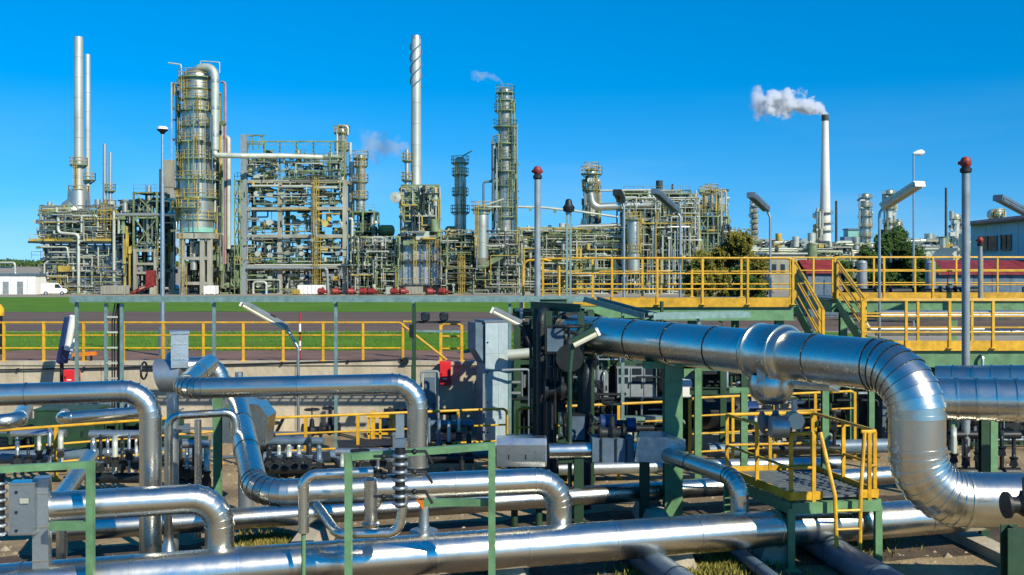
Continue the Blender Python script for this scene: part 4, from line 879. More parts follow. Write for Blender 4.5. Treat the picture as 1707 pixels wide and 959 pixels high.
# green posts carrying things in the right pit
for px, d, zt_, lab in ((1452, 24.4, 2.0, 'green post under the lower walkway behind the S bend'), (1240, 20.5, 1.9, 'slim green post behind the ladder platform, left'), (1375, 20.5, 2.0, 'slim green post behind the ladder platform, right'), (1163, 20.0, 2.4, 'slim grey-green post right of the H-column'), (1640, 16.4, 2.05, 'dark green post under the ribbed pipe'), (1655, 18.5, 2.2, 'green post behind the ribbed pipe post')):
    t = thing('support_post', lab, 'post', r3(px, d, 0)); MB().ibeam(r3(px, d, 0), r3(px, d, zt_), .13, .13).build('post', GRN if d > 17 else GRND, t); MB().box(r3(px, d, .015), (.26, .26, .03)).build('base_plate', GRN, t); MB().bar(r3(px, d, zt_) + V((-.3, 0, 0)), r3(px, d, zt_) + V((.3, 0, 0)), .1).build('top_bar', GRN, t)
t = thing('concrete_plinth', 'tan sloping concrete plinth in the shade under the biggest pipe', 'plinth', r3(1215, 25.4, 0))
MB().prism([r3(1195, 25.4, 0), r3(1330, 25.4, 0), r3(1330, 25.4, 1.1), r3(1215, 25.4, 1.5), r3(1195, 25.4, 1.1)], (0, .6, 0)).build('block', CONC, t)
# ---------------------------------------------------------------- the refinery
def gz(d): return ZG(d)
def circ_plat(t, c, z, ri, ro, s, a0=0, a1=2 * math.pi, rail=YELF, dk=None, h=None):
    """round service platform: deck ring, brackets and guard rail around a column"""
    h = h or 1.25; n = 20; dk = dk or GRNF
    MB().lathe(c, [(ri, z - .12), (ro, z - .12), (ro, z + .06), (ri, z + .06), (ri, z - .12)], n, a0, a1).build('platform', dk, t)
    mb = MB()
    for hz in (.5, 1.0): 
        mb.tube([V((c.x + ro * math.cos(a0 + (a1 - a0) * i / n), c.y + ro * math.sin(a0 + (a1 - a0) * i / n), z + h * hz)) for i in range(n + 1)], .05, 5)
    for i in range(0, n + 1, 2):
        an = a0 + (a1 - a0) * i / n; p = V((c.x + ro * math.cos(an), c.y + ro * math.sin(an), z)); mb.bar(p, p + V((0, 0, h)), .08)
        q = V((c.x + ri * .97 * math.cos(an), c.y + ri * .97 * math.sin(an), z - (ro - ri) * .9)); mb.bar(p - V((0, 0, .1)), q, .09)
    mb.build('guard_rail', rail, t, kind='stuff')
def ladder(t, a, b, w_=.5, m=None, cage=True):
    m = m or YELF; a = V(a); b = V(b); mb = MB()
    for s_ in (-1, 1): mb.bar(a + V((s_ * w_ / 2, 0, 0)), b + V((s_ * w_ / 2, 0, 0)), .09)
    n = max(2, int((b.z - a.z) / .7))
    for i in range(n): p = a.lerp(b, (i + .5) / n); mb.bar(p - V((w_ / 2, 0, 0)), p + V((w_ / 2, 0, 0)), .06)
    if cage:
        for i in range(2, n, 2):
            p = a.lerp(b, (i + .5) / n); mb.tube([p + V((w_ * .8 * math.sin(k), -w_ * 1.4 * (1 - abs(k) / 1.6) , 0)) for k in (-1.5, -.9, -.3, .3, .9, 1.5)], .04, 4)
        for k in (-.7, 0, .7): mb.bar(a + V((k * w_, -w_ * 1.1, 2)), b + V((k * w_, -w_ * 1.1, .5)), .04)
    mb.build('ladder', m, t, kind='stuff')
def shell_prof(secs, seams=None, dome=True, seam_h=.05):
    """secs: list of (z0, z1, r) from bottom to top"""
    pr = []
    for z0, z1, r in secs:
        L = z1 - z0; n = max(1, int(L / 2.6)); pr.append((r, z0))
        for i in range(1, n): z = z0 + L * i / n; pr += [(r, z - .07), (r + seam_h, z - .06), (r + seam_h, z + .06), (r, z + .07)]
        pr.append((r, z1))
    if dome:
        z, r = secs[-1][1], secs[-1][2]; pr += [(r * .93, z + r * .25), (r * .7, z + r * .45), (r * .35, z + r * .58), (.01, z + r * .62)]
    return pr
def column_unit(label, d, secs, plats, ladders=(), m=None, base=None, dome=True, name='distillation_tower', cat='column', n=28, rail=YELF, lm=None):
    """secs: (px, y_bottom, y_top, width_px); plats: (y, overhang_px[, a0, a1])"""
    s = d / F; px = secs[0][0]; yb = secs[0][1]
    c = P(px, yb, d); t = thing(name, label, cat, V((c.x, c.y, gz(d))))
    pr = shell_prof([(P(0, y0, d).z - c.z, P(0, y1, d).z - c.z, w_ * s / 2) for _, y0, y1, w_ in secs], dome=dome)
    MB().lathe(c, pr, n).build('shell', m or ALUF, t)
    def rad_at(y):
        for _, y0, y1, w_ in secs:
            if y1 <= y <= y0: return w_ * s / 2
        return secs[-1][3] * s / 2
    for q in plats:
        y, oh = q[0], q[1]; a0, a1 = (q[2], q[3]) if len(q) > 2 else (0, 2 * math.pi); r = rad_at(y)
        circ_plat(t, V((c.x, c.y, 0)), P(0, y, d).z, r + .05, r + oh * s, s, a0, a1, rail)
    for lx, y0, y1 in ladders:
        r = rad_at((y0 + y1) / 2); x = (lx - CX) / F * d; dy = math.sqrt(max(.05, (r + .5) ** 2 - (x - c.x) ** 2))
        ladder(t, V((x, c.y - dy, P(0, y0, d).z)), V((x, c.y - dy, P(0, y1, d).z)), 4.5 * s, lm)
    return t, c
def pipe_px(t, pts, d, w_, m=None, R=None, name='pipe', n=10):
    s = d / F; pp = [P(q[0], q[1], d + (q[2] if len(q) > 2 else 0)) for q in pts]
    return MB().tube(pipe_path(pp, R or w_ * s * 1.3, 5), w_ * s / 2, n).build(name, m or WHTF, t)
def clutter(t, x0, x1, y0, y1, d0, d1, n, seed, mats=None, rmin=.08, rmax=.28, names=None):
    """small process piping, vertical and level runs with elbows, drums and valves, joined per colour"""
    mats = mats or [ALUF, WHTF, GRNF, DARKF, YELF]; rnd = random.Random(seed); mbs = [MB() for _ in mats]
    for i in range(n):
        d = rnd.uniform(d0, d1); a = P(rnd.uniform(x0, x1), rnd.uniform(y0, y1), d); mb = mbs[rnd.choices(range(len(mats)), [5, 5, 4, 4, 2][:len(mats)])[0]]
        W = (x1 - x0) * d / F; H = (y1 - y0) * d / F; r = rnd.uniform(rmin, rmax); pts = [a]; zlo, zhi = P(0, y1, d).z, P(0, y0, d).z; xlo, xhi = P(x0, 0, d).x, P(x1, 0, d).x
        ax = rnd.choice('xzz' if H > W else 'xxz')
        for k in range(rnd.choice([1, 2, 3, 3])):
            p = pts[-1].copy()
            if ax == 'x': p.x = min(xhi, max(xlo, p.x + rnd.choice([-1, 1]) * rnd.uniform(.1, .5) * W))
            elif ax == 'z': p.z = min(zhi, max(zlo, p.z + rnd.choice([-1, 1]) * rnd.uniform(.15, .6) * H))
            else: p.y += rnd.uniform(-1, 1) * 1.5
            if (p - pts[-1]).length > .3: pts.append(p)
            ax = rnd.choice([q for q in 'xzy' if q != ax])
        if len(pts) > 1: mb.tube(pipe_path(pts, r * 2, 3), r, 6)
        if rnd.random() < .35:
            p = pts[0]; rr = r * rnd.uniform(1.8, 3.2)
            if rnd.random() < .5: mb.cyl(p, p + V((0, 0, rr * 3)), rr, n=10)
            else: mb.cyl(p, p + V((0, rr * 3, 0)), rr, n=10)
        if rnd.random() < .3: p = pts[-1]; mb.box(p, (r * 4, r * 4, r * 3))
    for mb, m in zip(mbs, mats):
        if mb.v: mb.build('small_piping', m, t, kind='stuff')
def level_rail(t, x0, x1, z, d, dz=1.2, m=None):
    mb = MB(); m = m or YELF; a = V((x0, d, z)); b = V((x1, d, z))
    for h in (.6, 1.2): mb.bar(a + V((0, 0, h)), b + V((0, 0, h)), .07)
    n = max(2, int((x1 - x0) / 1.6))
    for i in range(n + 1): p = a.lerp(b, i / n); mb.bar(p, p + V((0, 0, 1.2)), .07)
    mb.build('guard_rail', m, t, kind='stuff')
def frame_unit(label, d, xs, ys, depth, m, pw=3.5, bh=3.5, name='process_unit', cat='structure', rails=True, brace=(), slab=True, ndeep=2, railm=None, t=None):
    """xs: post columns px; ys: floor rows px (last = ground)"""
    s = d / F; t = t or thing(name, label, cat, V((P((xs[0] + xs[-1]) / 2, 0, d).x, d, gz(d)))); X = [P(x, 0, d).x for x in xs]; Z = [P(0, y, d).z for y in ys]
    zb = gz(d); zt_ = Z[0]
    for k in range(ndeep):
        y = d + depth * k / max(1, ndeep - 1)
        for x in X: MB().box((x, y, (zb + zt_) / 2), (pw * s, pw * s, zt_ - zb)).build('post', m, t)
        for z in Z[:-1] if abs(Z[-1] - zb) < .5 else Z:
            for a, b in zip(X, X[1:]): MB().box(((a + b) / 2, y, z - bh * s / 2), (b - a - pw * s, pw * s * .8, bh * s)).build('beam', m, t)
    for z in Z[:-1] if abs(Z[-1] - zb) < .5 else Z:
        for x in (X[0], X[-1]): MB().box((x, d + depth / 2, z - bh * s / 2), (pw * s * .8, depth - pw * s, bh * s)).build('beam', m, t)
        if slab: MB().box(((X[0] + X[-1]) / 2, d + depth / 2, z - .05), (X[-1] - X[0], depth, .12)).build('floor_slab', DARKF, t)
        if rails: level_rail(t, X[0], X[-1], z, d - pw * s * .45, m=railm or GRNF)
    for i, j, k in brace:
        MB().bar((X[i], d, Z[k]), (X[j], d, Z[k + 1]), .18).build('brace', m, t); MB().bar((X[j], d + .2, Z[k]), (X[i], d + .2, Z[k + 1]), .18).build('brace', m, t)
    return t
def stack(label, d, px, ytop, ybot, w0, w1=None, m=None, zb=None, plats=(), cap=None, name='chimney', n=20):
    s = d / F; c = P(px, ybot, d); H = P(0, ytop, d).z - c.z; w1 = w1 or w0; t = thing(name, label, 'chimney', V((c.x, c.y, gz(d) if zb is None else c.z)))
    pr = []; k = max(3, int(H / 3.5))
    for i in range(k + 1):
        f = i / k; r = (w0 + (w1 - w0) * f) * s / 2; z = H * f
        pr += [(r, z)] if i in (0, k) else [(r, z - .06), (r + .05, z - .05), (r + .05, z + .05), (r, z + .06)]
    pr += [(w1 * s * .42, H), (w1 * s * .42, H - 1)]
    MB().lathe(c, pr, n).build('shaft', m or STACKM, t)
    if cap: MB().lathe(c, [(w1 * s * .52, H - cap * s), (w1 * s * .56, H - cap * s + .1), (w1 * s * .56, H + .1), (w1 * s * .45, H + .1)], n).build('cap', DARKF, t)
    for y, oh in plats: r = w0 * s / 2; circ_plat(t, V((c.x, c.y, 0)), P(0, y, d).z, r, r + oh * s, s)
    return t, c

# --- furnace house at far left
d = 178; s = d / F
t = thing('furnace_house', 'blue-grey furnace house with yellow railed deck under the twin tall chimneys', 'furnace', V((P(130, 0, d).x, d, gz(d))))
x0, x1 = P(72, 0, d).x, P(200, 0, d).x
for i in range(9):
    for y0, y1 in ((408, 432), (434, 490)):
        a, b = x0 + (x1 - x0) * i / 9, x0 + (x1 - x0) * (i + 1) / 9; z0, z1_ = P(0, y1, d).z, P(0, y0, d).z
        MB().box(((a + b) / 2, d + 4.5 + (i % 2) * .1, (z0 + z1_) / 2), (b - a - .1, 8, z1_ - z0)).build('wall_panel', SILVER, t)
for i in range(10): x = x0 + (x1 - x0) * i / 9; MB().box((x, d + .3, (gz(d) + P(0, 405, d).z) / 2), (.28, .3, P(0, 405, d).z - gz(d))).build('post', GREYB, t)
for y in (405, 432, 455): MB().box(((x0 + x1) / 2, d + .1, P(0, y, d).z), (x1 - x0 + 1, .35, .4)).build('beam', GREYB, t)
MB().box((P(126, 0, d).x, d + 3, P(0, 404, d).z), ((200 - 54) * s, 9, .35)).build('deck', DARKF, t)
level_rail(t, P(55, 0, d).x, P(196, 0, d).x, P(0, 404, d).z + .1, d - 1.4); level_rail(t, P(55, 0, d).x, P(196, 0, d).x, P(0, 432, d).z + .1, d - .6, m=GRNF)
MB().box((P(126, 0, d).x, d - 1.45, P(0, 401, d).z), ((196 - 55) * s, .06, .5)).build('toe_board', YELF, t)
for px in (80, 95, 112, 130, 148, 165, 182, 196): MB().box((P(px, 0, d).x, d + .5, P(0, 376, d).z), (.25, .25, 26 * 2 * s)).build('post', GRNF, t)
for y in (352, 368, 386): MB().box((P(138, 0, d).x, d + .5, P(0, y, d).z), (116 * s, .25, .28)).build('beam', GRNF, t)
level_rail(t, P(80, 0, d).x, P(196, 0, d).x, P(0, 368, d).z, d + .2, m=GRNF)
for px, w_ in ((90, 12), (108, 16), (135, 18), (160, 14)): MB().cyl(P(px, 396, d + 4), P(px, 360, d + 4), w_ * s / 2, n=16).build('drum', ALUF, t)
c = P(122, 356, d + 4); MB().lathe(c, [(24 * s, 0), (23 * s, 6 * s), (17 * s, 18 * s), (7 * s, 26 * s), (.1, 30 * s)], 18).build('hood', ALUF, t)
pipe_px(t, [(97, 362, -2), (97, 388, -2), (131, 391, -2), (131, 492, -2)], d, 5, WHTF); pipe_px(t, [(108, 385, -1.5), (108, 360, -1.5), (163, 360, -1.5), (163, 385, -1.5)], d, 4, WHTF)
pipe_px(t, [(136, 388, -1.6), (136, 360, -1.6)], d, 4, WHTF); pipe_px(t, [(62, 412, -1.6), (112, 412, -1.6), (114, 428, -1.6)], d, 3, WHTF); pipe_px(t, [(190, 350, -1.8), (190, 470, -1.8)], d, 5, WHTF); pipe_px(t, [(198, 357, -1.8), (198, 390, -1.8)], d, 4, WHTF)
for px in (100, 111): ladder(t, P(px, 492, d - 1.8), P(px, 448, d - 1.8), 4 * s)
MB().box(P(108, 448, d - 2), (16 * s, 1.5, 1)).build('yellow_landing', YELF, t)
clutter(t, 68, 198, 345, 402, d, d + 6, 120, 21); clutter(t, 70, 205, 408, 490, d - 1.6, d + .2, 60, 22, rmax=.16); clutter(t, 66, 205, 342, 402, d - 2, d - 1, 70, 122, [WHTF, ALUF, GRNF, GREYB, YELF], .05, .10); clutter(t, 66, 210, 440, 490, d - 2.5, d - 1, 50, 123, [WHTF, ALUF, GRNF, GREYB, YELF], .05, .10)
ladder(t, P(172, 402, d - 1), P(172, 340, d - 1), 8 * s); ladder(t, P(182, 402, d - 1), P(182, 345, d - 1), 8 * s)
t, c = stack('front and taller of the twin steel chimneys at far left', 182, 131, 62, 330, 14.5, 14, zb=1, plats=((275, 7), (322, 9)))
MB().lathe(P(131, 356, 182), [(19 * s, 0), (17 * s, 4), (7.6 * s, 26.5 * s)], 20).build('base_cone', ALUF, t)
ladder(t, P(126, 325, 180.6), P(126, 275, 180.6), 4 * s)
t, c = stack('rear and shorter of the twin steel chimneys at far left', 192, 146, 91, 345, 9.5, 8.5, zb=1, plats=((300, 8),), m=STACKM)
stack('left thin pipe chimney of the short pair behind the furnace house', 190, 174.5, 240, 372, 7, 6, zb=1, plats=((350, 6),), m=ALUF)
stack('right thin pipe chimney of the short pair behind the furnace house', 190, 184, 254, 372, 6, 5.5, zb=1, plats=((318, 5), (345, 6)), m=ALUF)
stack('short grey chimney left of the lamp post', 200, 248, 310, 372, 9, 8, zb=1, m=ALUF)
stack('slim dark chimney just left of the lamp post', 205, 267, 282, 372, 3.5, 3, zb=1, m=DARKF)
t = thing('flue_duct', 'tall square grey flue duct just behind the lamp post', 'duct', V((P(282, 0, 196).x, 196, gz(196))))
for i in range(5): MB().box((P(282, 0, 196).x, 196, P(0, 290 + i * 46, 196).z), (17 * 196 / F, 2, 45 * 196 / F)).build('duct_section', CONCF, t)
# --- braced frame between furnace and column
d = 176; s = d / F
t = frame_unit('green braced steel frame on a tan portal left of the big column', d, [223, 262], [320, 362, 415], 6, GRNF, 3, 2.5, brace=[(0, 1, 0), (0, 1, 1)], rails=True)
for px in (226, 260): MB().box((P(px, 0, d - .5).x, d - .5, (gz(d) + P(0, 415, d).z) / 2), (5 * s, .8, P(0, 415, d).z - gz(d))).build('portal_leg', CONCF, t)
for y in (418, 440, 455): MB().box((P(243, 0, d - .5).x, d - .5, P(0, y, d).z), (30 * s, .6, 4 * s)).build('portal_beam', CONCF, t)
clutter(t, 200, 290, 335, 490, d + 1, d + 8, 150, 25); clutter(t, 205, 225, 350, 490, d, d + 5, 40, 26)
pipe_px(t, [(195, 358), (300, 358), (312, 362)], d, 6, ALUF); ladder(t, P(266, 440, d - 1), P(266, 400, d - 1), 6 * s)
t = thing('red_stair_tower', 'red steel stair and panel at the foot of the tan portal', 'stairs', V((P(240, 0, 172).x, 172, gz(172))))
MB().box(P(252, 465, 172), (13 * s, 1.2, 27 * s)).build('panel', REDD, t); MB().bar(P(215, 492, 171.5), P(252, 477, 171.5), .8, .3).build('stringer', REDD, t); MB().bar(P(218, 487, 171.3), P(252, 471, 171.3), .15, .15).build('handrail', REDD, t)
for i in range(5): MB().box(P(218 + i * 7, 491 - i * 2.9, 171), (.5, 1.2, .12)).build('tread', REDD, t)
MB().box(P(256, 484, 172), (9 * s, 1.2, 14 * s)).build('base_block', CONCF, t)
# --- main distillation column
d = 172; s = d / F
t, c = column_unit('largest banded silver distillation column on a tan concrete table', d,
    [(328, 388, 292, 54), (328, 292, 188, 49), (326, 188, 128, 45)],
    [(131, 7), (150, 4), (186, 8), (212, 5), (238, 7), (266, 9), (300, 8), (330, 7), (347, 12, 2.4, 5.2), (366, 4), (166, 5)],
    [(312, 186, 128), (340, 214, 165), (308, 240, 205), (338, 268, 232), (310, 300, 262), (336, 330, 296), (308, 349, 325)], n=36)
MB().lathe(c, [(27.6 * s, 0), (27.6 * s, 8 * s)], 36).build('teal_band', TEAL, t)
tb = thing('concrete_table', 'tan concrete table carrying the largest column', 'table', V((c.x, c.y, gz(d))))
MB().box(P(332, 394, d), (58 * s, 6.2, 9 * s)).build('table_top', CONCF, tb)
for px in (312, 345, 357):
    for k in (-2.4, 2.4): MB().box((P(px, 0, d).x, d + k, (gz(d) + P(0, 398, d).z) / 2), (7 * s, .8, P(0, 398, d).z - gz(d))).build('leg', CONCF, tb)
for y in (431, 472): MB().box((P(334, 0, d).x, d - 2.4, P(0, y, d).z), (48 * s, .7, 5 * s)).build('cross_beam', CONCF, tb)
ladder(tb, P(302, 445, d - 3.5), P(302, 385, d - 3.5), 7 * s); ladder(tb, P(308, 492, d - 3.5), P(308, 445, d - 3.5), 6 * s)
MB().cyl(P(328, 402, d), P(328, 425, d), 11 * s, n=20).build('column_boot', ALUF, tb)
clutter(tb, 305, 362, 402, 490, d - 2, d + 3, 60, 33, [DARKF, ALUF, GRNF, DARKF, WHTF])
clutter(t, 300, 354, 135, 385, d - 3.4, d - 2.6, 9, 34, [ALUF, WHTF, GRNF, GREYB, YELF], .05, .12); clutter(t, 288, 304, 140, 385, d - 1, d + 4, 40, 35, [ALUF, GRNF, DARKF, YELF], .06, .16); clutter(t, 348, 372, 150, 480, d, d + 5, 60, 36, [ALUF, WHTF, GRNF, YELF], .08, .22)
tr = thing('overhead_pipe', 'thick pale overhead pipe looping off the big column toward the concrete frame', 'pipe', P(357, 258, d - 2))
pipe_px(tr, [(326, 128), (330, 113, -1), (358, 112, -2), (358, 250, -2)], d, 13, WHTF, R=1.7, n=18); pipe_px(tr, [(358, 248, -2), (358, 259, -2), (405, 260, -2), (470, 260, 3), (562, 263, 5)], d, 9, WHTF, R=1.1, n=16)
for y in (135, 180, 225): MB().lathe(P(358, y, d - 2), [(7.2 * s, -.25), (7.2 * s, .25), (6 * s, .26)], 18).build('band', ALUF, tr)
tr = thing('davit_crane', 'thin davit arm at the top left of the largest column', 'crane', P(302, 128, d - 2)); pipe_px(tr, [(302, 128, -2), (302, 108, -2), (281, 105, -2)], d, 2.4, WHTF)
tr = thing('top_railing', 'thin railed frame over the top of the overhead pipe', 'railing', P(350, 120, d)); pipe_px(tr, [(334, 118), (334, 102), (366, 104), (366, 122)], d, 1.8, WHTF)
for i, (px, y0, y1, w_, m, lab) in enumerate(((370, 205, 470, 5, GREY, 'grey riser pipe right of the overhead pipe'), (375.5, 138, 440, 4, PINK, 'faded red riser pipe, tallest beside the big column'), (381, 230, 415, 8, WHTF, 'fat pale riser pipe nearest the concrete frame'), (364, 170, 480, 4, ALUF, 'thin silver riser pipe beside the overhead pipe'))):
    tr = thing('riser_pipe', lab, 'pipe', P(px, y1, d + 3)); pipe_px(tr, [(px, y1, 3), (px, y0, 3), (px - 6, y0 - 1, 3.5)], d, w_, m, n=14)
t = thing('shadow_block', 'dark open machine hall between the big column and the concrete frame', 'building', V((P(382, 0, 178).x, 178, gz(178))))  # dark box stands in for a building-like shadow
MB().box((P(383, 0, 178).x, 181, (gz(178) + P(0, 412, 178).z) / 2), (40 * s, 5, P(0, 412, 178).z - gz(178))).build('wall', DARKF, t); MB().box(P(383, 411, 180), (43 * s, 8, .3)).build('roof', GREYB, t)
clutter(t, 365, 405, 415, 490, 175, 177, 50, 38, [DARKF, ALUF, GRNF])
t = frame_unit('green and yellow ladder tower beside the concrete frame', 174, [391, 401], [300, 330, 360, 395, 440], 2.5, GRNF, 1.6, 1.6, brace=[(0, 1, 0), (0, 1, 1), (0, 1, 2), (0, 1, 3)], name='stair_tower', cat='tower', railm=YELF)
# --- concrete process frame
d = 176; s = d / F; XS = [409, 467, 522, 575]
t = frame_unit('four-bay concrete process frame full of exchangers in the middle left', d, XS, [300, 345, 391, 441, 490], 6, CONCF, 7, 5.5, name='concrete_process_unit', cat='structure')
MB().box((P(408, 0, d).x, d - .6, (P(0, 225, d).z + gz(d)) / 2), (9.5 * s, .6, P(0, 225, d).z - gz(d))).build('tall_post', GREY, t)
for k, y in enumerate((236, 262, 285)):
    MB().box((P(490, 0, d).x, d + .2, P(0, y, d).z), (165 * s, .3, 2.4 * s)).build('top_beam', GRNF, t)
for px in (411, 440, 466, 494, 522, 550, 574): MB().box((P(px, 0, d).x, d + .2, P(0, 268, d).z), (2.2 * s, .25, 66 * s)).build('top_post', GRNF, t)
level_rail(t, P(409, 0, d).x, P(575, 0, d).x, P(0, 262, d).z, d - .2, m=GRNF); level_rail(t, P(409, 0, d).x, P(560, 0, d).x, P(0, 248, d).z, d - .3, m=GRNF)
for i in range(5):
    x_ = 405 + i * 8.5; MB().bar(P(x_, 250, d + .1), P(x_ + (4 if i % 2 else -2), 225, d + .1), .12).build('lattice_bar', GRNF, t)
MB().box(P(423, 226, d), (36 * s, .3, .25)).build('lattice_beam', GRNF, t); MB().box(P(423, 240, d), (36 * s, .3, .2)).build('lattice_beam', GRNF, t)
def exch(px, py, r, dd, m):
    px += random.uniform(-1.5, 1.5); py += random.uniform(-1, 1); r *= random.uniform(.75, .95); dd += random.uniform(0, 1.6)
    a = P(px, py, dd); ob = MB().tube([a, a + V((0, .25, 0)), a + V((0, .26, 0)), a + V((0, 5, 0))], r * s, 16, True, [r * s * 1.12, r * s * 1.12, r * s, r * s]).build('heat_exchanger', m, t)
    sub(ob, t, MB().lathe((0, 0, 0), [(r * s * .9, 0), (r * s * .7, r * s * .35), (.01, r * s * .5)], 14), 'end_cover', m).matrix_local = Matrix.Translation(a - t.location) @ Matrix.Rotation(RAD(90), 4, 'X')
for px, py, r, m in ((428, 324, 5, WHTF), (450, 325, 5.2, WHTF), (450, 371, 6, WHTF), (449, 412, 4.6, WHTF), (449, 425, 4.6, WHTF), (428, 424, 4.5, WHTF), (478, 424, 4.5, WHTF), (502, 412, 4.4, WHTF), (502, 424, 4.4, WHTF), (541, 373, 6, CREAM), (540, 415, 6.5, CREAM), (562, 412, 4, ALUF), (562, 423, 3.6, ALUF), (450, 463, 4.5, WHTF), (450, 474, 4.5, WHTF), (503, 462, 4.5, WHTF), (503, 473, 4.5, WHTF), (430, 476, 4, WHTF), (428, 281, 4.5, ALUF), (446, 282, 5, ALUF), (480, 284, 5, ALUF), (502, 282, 5, ALUF), (545, 280, 5, ALUF)): exch(px, py, r, d - .8, m)
for y0, y1, sd_ in ((264, 299, 1), (304, 341, 2), (349, 388, 3), (396, 438, 4), (446, 490, 5)):
    clutter(t, 412, 572, y0, y1, d - .8, d + 1, 44 if y0 != 349 else 16, 300 + sd_, [WHTF, ALUF, GRNF, DARKF, YELF], .05, .11)
    for i in range(3): clutter(t, XS[i] + 5, XS[i + 1] - 5, y0, y1, d + .5, d + 5.5, 26 if y0 != 349 else 9, 50 + sd_ * 10 + i)
for px in (527, 531): ladder(t, P(px, 490, d - 1.2), P(px, 395, d - 1.2), 6 * s); ladder(t, P(px - 2, 390, d - 1.2), P(px - 2, 300, d - 1.2), 5 * s)
pipe_px(t, [(420, 310, -1), (465, 310, -1)], d, 4); pipe_px(t, [(470, 311, -1), (520, 311, -1)], d, 5); pipe_px(t, [(525, 313, -1), (562, 313, -1)], d, 5); pipe_px(t, [(412, 447, -1.2), (545, 447, -1.2), (547, 490, -1.2)], d, 5, GREY); pipe_px(t, [(425, 442, -1), (660, 442, -1)], d, 3, WHTF)
pipe_px(t, [(582, 365, -1), (587, 365, -1), (587, 420, -1), (660, 421, -1)], d, 5, WHTF); pipe_px(t, [(422, 490, -1.4), (422, 470, -1.4), (444, 470, -1.4), (444, 492, -1.4)], d, 4, WHTF)
# --- columns right of the frame
t, c = column_unit('silver column with looped top pipe at the right end of the concrete frame', 182, [(570, 310, 215, 16)], [(222, 5), (250, 4), (290, 5)], [(576, 290, 222)], n=20)
pipe_px(t, [(562, 262, -1), (562, 210, -1), (580, 210, -1), (580, 225, -1)], 182, 4, WHTF); pipe_px(t, [(584, 440, -1), (584, 238, -1)], 182, 5, WHTF); pipe_px(t, [(589, 380, -1.2), (589, 270, -1.2)], 182, 4, WHTF)
t, c = column_unit('shorter silver column on a green frame right of the concrete frame', 180, [(601, 352, 262, 15)], [(264, 5), (277, 4), (303, 5), (331, 5)], [(606, 330, 264)], n=20)
t = frame_unit('green lattice frame under the shorter silver column', 179, [588, 605, 624], [352, 385, 415, 440], 6, GRNF, 2.6, 2.4, brace=[(0, 1, 1), (1, 2, 2)])
clutter(t, 586, 628, 356, 490, 180, 186, 90, 71)
t = frame_unit('low tan pipe bridge with red pumps beneath, right of the concrete frame', 174, [597, 626, 660], [447, 455], 6, CONCF, 4, 3); clutter(t, 585, 665, 400, 488, 176, 184, 130, 73)
d = 184
def drum(label, px, py, L, hgt, d, m=CREAM, name='storage_drum'):
    s = d / F; a = P(px - L / 2, py, d); b = P(px + L / 2, py, d); r = hgt * s / 2; t = thing(name, label, 'drum', V(((a.x + b.x) / 2, d, gz(d))))
    MB().tube([a - V((r * .5, 0, 0)), a - V((r * .35, 0, 0)), a, b, b + V((r * .35, 0, 0)), b + V((r * .5, 0, 0))], r, 20, True, [r * .3, r * .75, r, r, r * .75, r * .3]).build('shell', m, t)
    for k in (.2, .8): p = a.lerp(b, k); MB().box((p.x, d, (p.z + gz(d)) / 2), (.6, r, p.z - gz(d))).build('saddle_leg', CONCF, t)
    return t
drum('yellowish rounded drum left of the spiral chimney unit', 644, 385, 18, 20, 184); drum('yellowish rounded drum right of the spiral chimney unit', 757, 386, 22, 18, 186)
drum('small yellowish drum low on the left of the spiral chimney unit', 636, 402, 10, 12, 180)
# --- heater with spiral chimney
d = 174; s = d / F
t = thing('heater_unit', 'silver-blue heater box with green lattice top under the spiral chimney', 'heater', V((P(702, 0, d).x, d, gz(d))))
for i in range(4):
    for y0, y1 in ((408, 435), (437, 474)): a, b = 672 + i * 15.5, 672 + (i + 1) * 15.5; MB().box((P((a + b) / 2, 0, d).x, d + 4, P(0, (y0 + y1) / 2, d).z), (15 * s, 7.5, (y1 - y0) * s)).build('wall_panel', SILVER, t)
MB().box((P(667, 0, d).x, d + 4, P(0, 440, d).z), (9 * s, 8, 100 * s)).build('side_wall', GREYB, t)
for px in (673, 688, 703, 718, 733): MB().box((P(px, 0, d).x, d, (gz(d) + P(0, 398, d).z) / 2), (.22, .3, P(0, 398, d).z - gz(d))).build('post', GRNF, t)
for y in (398, 436, 476): MB().box((P(702, 0, d).x, d - .2, P(0, y, d).z), (70 * s, .8, .3)).build('beam', DARKF, t); level_rail(t, P(668, 0, d).x, P(740, 0, d).x, P(0, y, d).z, d - .8)
for px in (692, 714, 728): ladder(t, P(px, 474, d - 1), P(px, 400, d - 1), 4 * s)
MB().box((P(700, 0, d).x, d + 4, P(0, 484, d).z), (62 * s, 7, 13 * s)).build('plinth', CONCF, t)
MB().box((P(699, 0, d).x, d + 4.5, P(0, 346, d).z), (54 * s, 5, 72 * s)).build('convection_box', SILVER, t)
for px in (669, 680, 691, 702, 713, 724, 731): MB().box((P(px, 0, d).x, d + .6, P(0, 346, d).z), (.2, .3, 78 * s)).build('post', GRNF, t)
for y in (309, 328, 347, 366, 384): MB().box((P(700, 0, d).x, d + .5, P(0, y, d).z), (64 * s, .3, .3)).build('beam', GRNF, t)
for i in range(4):
    for j, (y0, y1) in enumerate(((309, 328), (328, 347), (347, 366))): MB().bar(P(672 + i * 15, y0, d + .4), P(672 + (i + 1) * 15, y1, d + .4), .14).build('brace', GRNF, t)
rd = MB().lathe((0, 0, 0), [(.1, 0), (8 * s, .2), (9 * s, .8), (9 * s, 1.6), (.1, 1.7)], 18).build('round_duct', WHTF, t, loc=(0, 0, 0)); rd.location = P(661, 330, d - .5) - t.location; rd.rotation_euler = (RAD(90), 0, 0)
